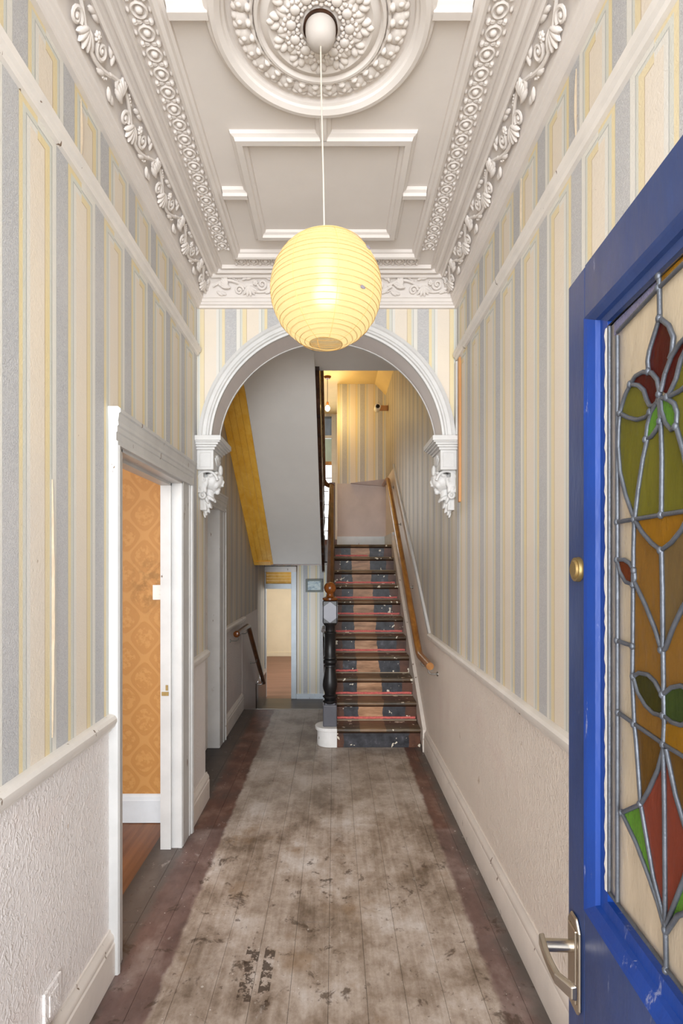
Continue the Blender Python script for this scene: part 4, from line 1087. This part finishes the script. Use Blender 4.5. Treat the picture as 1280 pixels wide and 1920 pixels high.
# two small tears in the paper, seen as pale scraps
for dx, dz, dy in ((0.122, 0.083, 0.085), (0.104, -0.052, 0.125)):
    p = Vector((dx, -dy, dz)).normalized() * (cr * 1.004)
    o = obj('paper_scrap', B().ball((cx_ + p.x, cy_ + p.y, cz_ + p.z), (0.011, 0.003, 0.005), 8, 5, rot=Matrix.Rotation(0.5, 3, 'Y')), plain('scrap_paper', c(120, 112, 118), 0.7, 0.2, 0.02), sh)
def point(name, loc, power, col, rad, parent=None):
    d = bpy.data.lights.new(name, 'POINT'); d.energy = power; d.color = col; d.shadow_soft_size = rad
    o = bpy.data.objects.new(name, d); COL.objects.link(o)
    if parent: o.parent = parent; o.matrix_parent_inverse = Matrix.Translation(parent.location).inverted()
    o.location = loc
    return o
point('lantern_light', (cx_, cy_, 2.30), 0.34, (1.0, 0.80, 0.46), 0.035, PL)

# upstairs bare bulb
BX, BY, BZ = -0.095, 7.2, 3.57
UB = tag(empty('bare_bulb', (BX, BY, ZU)), 'lit bare bulb on a dark cord from the landing ceiling', 'lamp')
obj('canopy', B().lathe([(0.0, -0.03), (0.03, -0.03), (0.05, -0.006), (0.05, 0.0), (0.0, 0.0)], (BX, BY, ZU), 24), MAT['brown'], UB, 40)
obj('cord', B().tube([(BX, BY, ZU - 0.02), (BX, BY, BZ + 0.06)], 0.004, 8), MAT['dark'], UB)
obj('lamp_holder', B().lathe([(0.0, 0.09), (0.014, 0.085), (0.018, 0.04), (0.0, 0.035)], (BX, BY, BZ), 16), MAT['brown'], UB, 40)
obj('bulb', B().ball((BX, BY, BZ), (0.03, 0.03, 0.038), 18, 12), MAT['bulb2'], UB, 60)
point('bare_bulb_light', (BX, BY - 0.07, BZ - 0.02), 7.5, (1.0, 0.66, 0.22), 0.05, UB)

# security camera on the stair wall
SC = tag(empty('security_camera', (XR, 7.2, 3.58)), 'small white bullet camera high on the right stair wall, facing the hall', 'camera')
ax = Vector((0.575, 7.16, 3.565))
obj('camera_body', B().lathe([(0.0, -0.075), (0.036, -0.075), (0.042, -0.066), (0.042, 0.07), (0.030, 0.085), (0.0, 0.088)], ax, 24, M4=Matrix.Rotation(-PI / 2 , 4, 'X')), MAT['plastic'], SC, 40)
obj('lens', B().lathe([(0.0, -0.006), (0.024, -0.004), (0.026, 0.0), (0.0, 0.004)], ax + Vector((0, -0.078, 0)), 24, M4=Matrix.Rotation(-PI / 2, 4, 'X')), MAT['lens'], SC, 40)
obj('bracket', B().box(0.60, XR, 7.16, 7.20, 3.535, 3.60), MAT['orange'], SC, bevel=0.004)

# small fittings
SW = tag(empty('light_switch', (-1.02, 3.06, 1.315)), 'white light switch on the orange damask wall', 'switch')
obj('plate', B().box(-1.040, -0.955, 3.048, 3.06, 1.270, 1.356), MAT['plastic'], SW, bevel=0.003)
obj('rocker', B().box(-1.003, -0.990, 3.043, 3.049, 1.300, 1.326), MAT['plastic'], SW, bevel=0.002)
SK = tag(empty('wall_socket', (XL, 1.50, 0.24)), 'painted over socket plate low on the left dado above the skirting', 'socket')
obj('plate', B().box(XL, XL + 0.010, 1.475, 1.565, 0.185, 0.285), MAT['dado_left'], SK, bevel=0.003)
obj('cover', B().box(XL + 0.009, XL + 0.013, 1.495, 1.545, 0.205, 0.265), MAT['dado_left'], SK, bevel=0.002)
tag(obj('plug_adapter', B().box(XL, XL + 0.040, 1.445, 1.470, 0.14, 0.205), MAT['plastic'], None, bevel=0.004), 'white plug block beside the painted socket plate', 'plug')
PF = tag(empty('picture_frame', (-0.31, 8.2, 1.13)), 'small faded framed print on the wall at the end of the passage', 'picture')
b = B().box(-0.445, -0.185, 8.178, 8.2, 1.035, 1.065).box(-0.445, -0.185, 8.178, 8.2, 1.205, 1.235).box(-0.445, -0.415, 8.178, 8.2, 1.065, 1.205).box(-0.215, -0.185, 8.178, 8.2, 1.065, 1.205)
obj('frame', b, plain('grey_frame', c(112, 118, 112), 0.5), PF, bevel=0.003)
pm = M('faded_print', 0.3); pm.color(pm.ramp(pm.noise(18, 4, (1, 1, 2.2)), [(0.35, c(96, 120, 132)), (0.5, c(150, 168, 172)), (0.7, c(176, 186, 182))]))
obj('print', B().box(-0.416, -0.214, 8.19, 8.196, 1.064, 1.206), pm.mat, PF)

# torn wallpaper lips on the left wall
def flap(y, z0, z1, wd, wall, sgn, parent, seed):
    r = random.Random(seed); b = B(); n = 26; vs = []
    for i in range(n + 1):
        z = z0 + (z1 - z0) * i / n
        k = math.sin(PI * i / n); q = wd * (0.35 + 0.65 * k) * (0.7 + 0.6 * r.random())
        vs += [(wall + sgn * 0.0005, y, z), (wall + sgn * (0.002 + 0.003 * k), y + q * 0.6, z), (wall + sgn * (0.003 + 0.004 * k), y + q, z), (wall + sgn * (0.002 + 0.004 * k), y + q, z), (wall + sgn * 0.0003, y + 0.001, z)]
    fs = [(5 * i + j, 5 * i + (j + 1) % 5, 5 * i + 5 + (j + 1) % 5, 5 * i + 5 + j) for i in range(n) for j in range(5)]
    obj('paper_flap', b.add(vs, fs), MAT['bare'], parent, label='curled lip of torn wallpaper')
flap(1.527, 0.98, 1.72, 0.005, XL, 1, WL, 1)
flap(1.700, 2.76, 2.96, 0.003, XL, 1, WL, 2)
flap(1.585, 2.72, 2.95, 0.003, XR, -1, WR, 3)
flap(2.05, 2.74, 2.96, 0.003, XR, -1, WR, 4)

# ------------------------------------------------------------------ the open blue front door with its stained glass
HX, HY = 0.394 - 0.053 * 0.936, 0.9 - 0.936
FD = tag(empty('front_door', (HX, HY, 0.0)), 'open blue painted front door with a leaded stained glass panel', 'door')
dv = Vector((-0.053, -1.0, 0)); nv = Vector((-1.0, 0.053, 0)).normalized()       # along the door from its free edge; out of its visible face
def DP(s, z, d=0.0):
    p = Vector((0.394, 0.9, 0)) + dv * s + nv * d
    return (p.x, p.y, z)
def dbox(b, s0, s1, z0, z1, d0, d1):
    vs = [DP(s, z, d) for s in (s0, s1) for z in (z0, z1) for d in (d0, d1)]
    return b.add(vs, [(0, 1, 3, 2), (4, 6, 7, 5), (0, 4, 5, 1), (2, 3, 7, 6), (0, 2, 6, 4), (1, 5, 7, 3)])
def dpoly(b, pts, d0, d1):
    n = len(pts)
    vs = [DP(s, z, d0) for s, z in pts] + [DP(s, z, d1) for s, z in pts]
    return b.add(vs, [tuple(range(n))[::-1], tuple(range(n, 2 * n))] + [(i, (i + 1) % n, n + (i + 1) % n, n + i) for i in range(n)])
TH = -0.044; W_ = 0.936; ZT, ZB = 1.862, 0.938
obj('stile', dbox(B(), 0, 0.068, 0.006, 1.944, TH, 0), MAT['navy'], FD, bevel=0.003)
obj('stile', dbox(B(), W_ - 0.068, W_, 0.006, 1.944, TH, 0), MAT['navy'], FD, bevel=0.003)
obj('rail', dbox(B(), 0.0681, W_ - 0.0681, ZT, 1.944, TH, 0), MAT['navy'], FD)
obj('rail', dbox(B(), 0.0681, W_ - 0.0681, 0.75, ZB, TH, 0), MAT['navy'], FD)
obj('rail', dbox(B(), 0.0681, W_ - 0.0681, 0.006, 0.22, TH, 0), MAT['navy'], FD)
obj('lower_panel', dbox(B(), 0.0681, W_ - 0.0681, 0.22, 0.75, TH + 0.012, -0.012), MAT['navy'], FD)
obj('muntin', dbox(B(), 0.4535, 0.4825, ZB, ZT, TH, 0), MAT['navy'], FD)
def bead(s0, s1, side):
    """bevelled bead of the glazed opening: one of its four sides, wide splay towards the glass"""
    a, bq = 0.050, -0.012
    o = [(s0, ZB), (s1, ZB), (s1, ZT), (s0, ZT)]; i = [(s0 + a, ZB + a * 0.92), (s1 - a, ZB + a * 0.92), (s1 - a, ZT - a * 0.55), (s0 + a, ZT - a * 0.55)]
    k, n = side, (side + 1) % 4
    m = lambda p, q, t: (p[0] + (q[0] - p[0]) * t, p[1] + (q[1] - p[1]) * t)
    steps = [(0.0, 0.0), (0.10, 0.004), (0.25, 0.002), (0.55, -0.004), (0.62, -0.010), (1.0, bq), (1.0, TH * 0.8), (0.0, TH * 0.8)]
    vs = []
    for e in (k, n):
        for t, d in steps:
            p = m(o[e], i[e], t); vs.append(DP(p[0], p[1], d))
    q = len(steps)
    return B().add(vs, [(j, (j + 1) % q, q + (j + 1) % q, q + j) for j in range(q)] + [tuple(range(q))[::-1], tuple(range(q, 2 * q))])
for s0, s1 in ((0.068, 0.454), (0.482, 0.868)):
    for k in range(4): obj('glazing_bead', bead(s0, s1, k), MAT['blue'] if k in (1, 3) else MAT['navy'] if k == 2 else MAT['blue'], FD, label='bright blue glazing bead' if k != 2 else None)
# ragged putty line beside the glass
b = B(); rp = random.Random(9)
prev = None; vs = []
for i in range(91):
    z = ZB + 0.062 + (ZT - ZB - 0.10) * i / 90; q = 0.1160 + rp.uniform(-0.0035, 0.001)
    vs += [DP(q, z, -0.0095), DP(0.1200, z, -0.0095), DP(0.1200, z, -0.014), DP(q, z, -0.014)]
b.add(vs, [(4 * i + j, 4 * i + (j + 1) % 4, 4 * i + 4 + (j + 1) % 4, 4 * i + 4 + j) for i in range(90) for j in range(4)])
obj('putty', b, MAT['putty'], FD, label='white putty remains along the leaded glass')

GZ = -0.013
C_ = 0.261
def mir(pts): return [(2 * C_ - s, z) for s, z in pts]
SB = [(0.1857, 1.7194), (0.2054, 1.7116), (0.2195, 1.6999), (0.2263, 1.6861), (0.233, 1.677), (0.2418, 1.6739), (0.2502, 1.6764), (0.2544, 1.6818)]
SR = [(0.1857, 1.7194), (0.1982, 1.7261), (0.2172, 1.7247), (0.2374, 1.7163), (0.2502, 1.7034), (0.2554, 1.6872)]
LO = [(0.1857, 1.7194), (0.1729, 1.7113), (0.1622, 1.6979), (0.1568, 1.6893), (0.1526, 1.6712), (0.1512, 1.6445), (0.1568, 1.6076), (0.1729, 1.5723), (0.1957, 1.5379)]
LK = [(0.1568, 1.6887), (0.1781, 1.6771), (0.203, 1.6673), (0.2241, 1.6651), (0.2352, 1.6684)]
PR_ = [(0.2554, 1.7758), (0.2745, 1.7585), (0.284, 1.7405), (0.2812, 1.7247), (0.2764, 1.7191)]
PL_ = [(0.2554, 1.7758), (0.2439, 1.7608), (0.233, 1.746), (0.2286, 1.7339), (0.2308, 1.7204)]
R1 = [(0.2585, 1.6862), (0.2666, 1.7043), (0.2802, 1.7197), (0.2969, 1.7288), (0.311, 1.7321), (0.330, 1.728), (0.3363, 1.7194)]
R2 = [(0.2745, 1.6768), (0.2896, 1.6909), (0.2987, 1.7095), (0.3093, 1.7186), (0.3228, 1.7211), (0.3363, 1.7194)]
LR = [(0.2725, 1.6752), (0.2969, 1.6749), (0.3228, 1.6794), (0.3652, 1.6887)]
GR = [(0.2595, 1.678), (0.2606, 1.6623), (0.2686, 1.6459), (0.2802, 1.6348), (0.2896, 1.6372), (0.2915, 1.6514), (0.2859, 1.6635), (0.2705, 1.6746)]
GL = [(0.2502, 1.6753), (0.2374, 1.6677), (0.2286, 1.6541), (0.2252, 1.6364), (0.2374, 1.637), (0.2502, 1.644), (0.2575, 1.651), (0.2554, 1.6726)]
LL = [(0.2275, 1.6359), (0.2172, 1.6136), (0.2054, 1.5753), (0.197, 1.5379)]
SM = [(0.2554, 1.6815), (0.2585, 1.6496), (0.2606, 1.6051), (0.2595, 1.5381)]
RL = [(0.2896, 1.6362), (0.3041, 1.6028), (0.3144, 1.5684), (0.3195, 1.5381)]
VE = [(0.1965, 1.5375), (0.2149, 1.5199), (0.2374, 1.5049), (0.2585, 1.4953), (0.2802, 1.5043), (0.3005, 1.518), (0.3185, 1.5375)]
LN_ = [(0.1957, 1.5379), (0.1933, 1.4968), (0.1933, 1.4842), (0.192, 1.4112), (0.1908, 1.3258), (0.1957, 1.2663), (0.1998, 1.2501), (0.2118, 1.1693)]
BU = [(0.1485, 1.485), (0.1676, 1.4849), (0.1832, 1.4798), (0.1957, 1.4707), (0.197, 1.4601), (0.1933, 1.4514), (0.1729, 1.4544), (0.1568, 1.4679)]
BR = [(0.197, 1.454), (0.2241, 1.426), (0.246, 1.3985), (0.2585, 1.378)]
BR2 = [(0.329, 1.460), (0.3228, 1.4527), (0.3023, 1.4312), (0.284, 1.4064), (0.2686, 1.3796), (0.2595, 1.3738)]
LA = [(0.1933, 1.33), (0.2078, 1.3378), (0.2286, 1.3398), (0.246, 1.3344), (0.2606, 1.3223)]
LB = [(0.1933, 1.33), (0.2054, 1.3111), (0.2241, 1.2993), (0.2418, 1.295), (0.2616, 1.2973)]
RA = [(0.2646, 1.3244), (0.2802, 1.3357), (0.2987, 1.342), (0.3144, 1.3406), (0.329, 1.332)]
RB = [(0.2656, 1.2984), (0.2821, 1.2957), (0.2987, 1.2976), (0.3144, 1.3054), (0.329, 1.321)]
DL = [(0.2643, 1.2603), (0.2524, 1.2303), (0.2308, 1.1951), (0.2118, 1.1693), (0.1613, 1.1348)]
DR = [(0.2693, 1.2603), (0.2884, 1.2144), (0.3179, 1.1688), (0.359, 1.1348)]
T1 = [(0.1613, 1.1348), (0.1998, 1.1137), (0.2308, 1.0878), (0.2524, 1.067), (0.2676, 1.0459)]
T2 = [(0.2118, 1.1693), (0.2271, 1.1299), (0.2418, 1.0923), (0.2659, 1.0575)]
T3 = [(0.3179, 1.1688), (0.3064, 1.1321), (0.2884, 1.0935), (0.2709, 1.0554)]
T4 = [(0.2693, 1.0434), (0.2915, 1.078), (0.3229, 1.1053), (0.359, 1.1348)]
SL = [(0.2595, 1.4953), (0.2616, 1.4509), (0.2626, 1.3852), (0.2646, 1.32), (0.2656, 1.2875), (0.2636, 1.2652), (0.2659, 1.1901), (0.2676, 1.055), (0.2693, 0.9955)]
E0, E1, EB, ET = 0.1182, 0.4038, 0.9955, 1.828
panes = [
    ('red', PL_ + SR[3:] + R1[:3] + PR_[::-1][:-1], 0), ('red', SR + SB[::-1][:-1], 0), ('red', R1 + R2[::-1][1:], 0),
    ('olive', LO[:4] + LK + SB[::-1][2:-1], 0), ('olive', LO[3:] + LL[::-1] + GL[2:4][::-1] + LK[::-1][:-1], 0),
    ('olive', GL[3:7] + SM[1:] + LL[::-1], 0), ('olive', GR[1:5] + RL[1:] + SM[::-1][:-1], 0),
    ('olive', RL[::-1] + GR[5:] + LR + mir(LO)[4:], 0), ('olive', R2 + mir(LO)[1:4] + LR[::-1], 0),
    ('green', GR, 1), ('green', GL, 1), ('gold', VE, 0),
    ('amber', [LN_[0]] + VE[1:4] + SL[:6] + LN_[5:0:-1], 0),
    ('tan', VE[3:] + [(0.329, 1.5381), (0.329, 1.460)] + BR2[1:] + [SL[2], SL[1]], 0),
    ('amber', BR2 + [SL[2], SL[3], SL[4], SL[5], (0.329, 1.2652)], 0),
    ('gold', [(0.268, 1.290), (0.2821, 1.293), (0.2987, 1.295), (0.329, 1.318), (0.329, 1.2655), (0.2636, 1.2655)], 1),
    ('rust', BU, 1), ('moss', LA + LB[::-1][:-1], 1), ('dgreen', RA + RB[::-1], 1),
    ('brown', [LN_[5], (0.2636, 1.2652)] + DL[1:4] + [LN_[6]], 0), ('brown', [(0.2693, 1.2652)] + DR[1:3] + [(0.329, 1.1500), (0.335, 1.2652)], 0),
    ('brick', DL[:4] + T2[1:] + SL[6:7] + [(0.2645, 1.24)], 0), ('brick', [(0.2665, 1.255)] + DR[1:3] + T3[1:] + [(0.2672, 1.06), (0.2659, 1.19)], 0),
    ('green', [T1[0]] + T2 + T1[:0:-1], 0), ('green', DR[2:] + T4[::-1][1:] + T3[::-1][:-1], 0),
    ('violet', [(0.136, 1.806), (0.2534, 1.8135), (0.2544, 1.828), (0.136, 1.824)], 0), ('gold', [(0.2544, 1.8135), (0.385, 1.817), (0.385, 1.828), (0.2544, 1.828)], 0),
]
names = dict(red='dark red', olive='olive yellow', green='bright green', gold='gold', amber='amber', tan='tan', rust='rust', moss='moss green', dgreen='deep green', brown='brown amber', brick='brick red', violet='pale violet')
leads = [PL_, PR_, SR, SB, LO, LK, R1, R2, LR, GR + GR[:1], GL + GL[:1], LL, SM, RL, VE, LN_, BU + BU[:1], BR, BR2, LA, LB, RA, RB, DL, DR, T1, T2, T3, T4, SL, mir(LO),
         [(0.1485, 1.538), (0.375, 1.538)], [(0.1512, 1.2705), (0.1933, 1.268), (0.2636, 1.2645), (0.372, 1.2632)], [(0.1485, 1.3708), (0.192, 1.370)],
         [(0.2554, 1.7758), (0.2544, 1.828)], [(0.1485, 1.8055), (0.2534, 1.8135), (0.3228, 1.8155), (0.385, 1.817)],
         [(0.1485, 1.80), (0.1485, 1.0)], mir(LN_)[:6], mir([(0.1485, 1.80), (0.1485, 1.0)]), mir(BU + BU[:1]),
         [(E0 + 0.006, EB + 0.006), (E1 - 0.006, EB + 0.006), (E1 - 0.006, ET - 0.003), (E0 + 0.006, ET - 0.003), (E0 + 0.006, EB + 0.006)]]
joints = [(0.2544, 1.8270), (0.2534, 1.8135), (0.2554, 1.7758), (0.2308, 1.7204), (0.1857, 1.7194), (0.2554, 1.684), (0.2725, 1.6752), (0.2352, 1.6684), (0.1568, 1.6887), (0.2252, 1.6364), (0.2896, 1.6362), (0.2575, 1.651),
          (0.1957, 1.5379), (0.1485, 1.538), (0.2595, 1.538), (0.3195, 1.538), (0.2585, 1.4953), (0.1485, 1.485), (0.1957, 1.47), (0.1933, 1.4514), (0.2600, 1.376), (0.1485, 1.3708), (0.192, 1.37), (0.1933, 1.33), (0.2626, 1.323), (0.264, 1.298),
          (0.1512, 1.2705), (0.195, 1.267), (0.2640, 1.2640), (0.1613, 1.1348), (0.2118, 1.1693), (0.3179, 1.1688), (0.2685, 1.046), (0.2693, 0.999)]
for flip in (False, True):
    F = (lambda p: (W_ - p[0], p[1])) if flip else (lambda p: p)
    back = [(E0, EB), (E1, EB), (E1, ET), (E0, ET)]
    obj('clear_pane', dpoly(B(), [F(p) for p in back], GZ - 0.006, GZ - 0.003), G['clear'], FD, label='rippled clear glass background')
    for kind, pts, lift in panes:
        obj('glass_pane', dpoly(B(), [F(p) for p in pts], GZ - 0.0022 + 0.0012 * lift, GZ - 0.0002 + 0.0012 * lift), G[kind], FD, label=names[kind] + ' glass pane')
    lb = B()
    for L in leads: lb.tube([DP(*F(p), GZ + 0.001) for p in L], 0.0030, 8)
    for j in joints: lb.ball(DP(*F(j), GZ + 0.002), (0.0042, 0.0042, 0.0052), 8, 6)
    obj('lead_came', lb, MAT['lead'], FD, 60)
# latch plate, lever and night latch
HN = obj('lever_handle', dpoly(B(), [(0.012, 0.770), (0.020, 0.758), (0.050, 0.758), (0.058, 0.770), (0.058, 0.893), (0.046, 0.910), (0.024, 0.910), (0.012, 0.893)], 0.0, 0.006), MAT['chrome'], FD, bevel=0.003, label='worn nickel lever handle on a long plate')
obj('plate_centre', dpoly(B(), [(0.020, 0.774), (0.050, 0.774), (0.050, 0.892), (0.020, 0.892)], 0.005, 0.0085), MAT['chrome'], HN, bevel=0.002)
lv = B()
lv.tube([DP(0.030, 0.856, 0.004), DP(0.030, 0.856, 0.052)], 0.0095, 18)
obj('spindle', lv, MAT['chrome'], HN, 50)
lv = B()
n = 12; vs = []
for i in range(n + 1):
    t = i / n; s = 0.018 + 0.108 * t; d = 0.050 + 0.004 * math.sin(PI * t) - 0.020 * max(0, t - 0.75) * 4 * 0.6; h = 0.0115 - 0.003 * math.sin(PI * min(1, t * 1.1))
    for a, q in ((-h, -0.004), (h, -0.004), (h * 0.8, 0.005), (-h * 0.8, 0.005)): vs.append(DP(s, 0.857 + a - 0.004 * t, d + q))
lv.add(vs, [(4 * i + j, 4 * i + (j + 1) % 4, 4 * i + 4 + (j + 1) % 4, 4 * i + 4 + j) for i in range(n) for j in range(4)] + [(0, 1, 2, 3), (4 * n + 3, 4 * n + 2, 4 * n + 1, 4 * n)])
obj('lever', lv, MAT['chrome'], HN, bevel=0.002)
rot = nv.to_track_quat('Z', 'Y').to_matrix().to_4x4()
LC = obj('night_latch', B().lathe([(0.0, 0.010), (0.013, 0.010), (0.015, 0.007), (0.019, 0.007), (0.020, 0.0), (0.0, 0.0)], DP(0.045, 1.470), 28, M4=rot), MAT['brass'], FD, 40, label='round brass lock cylinder')
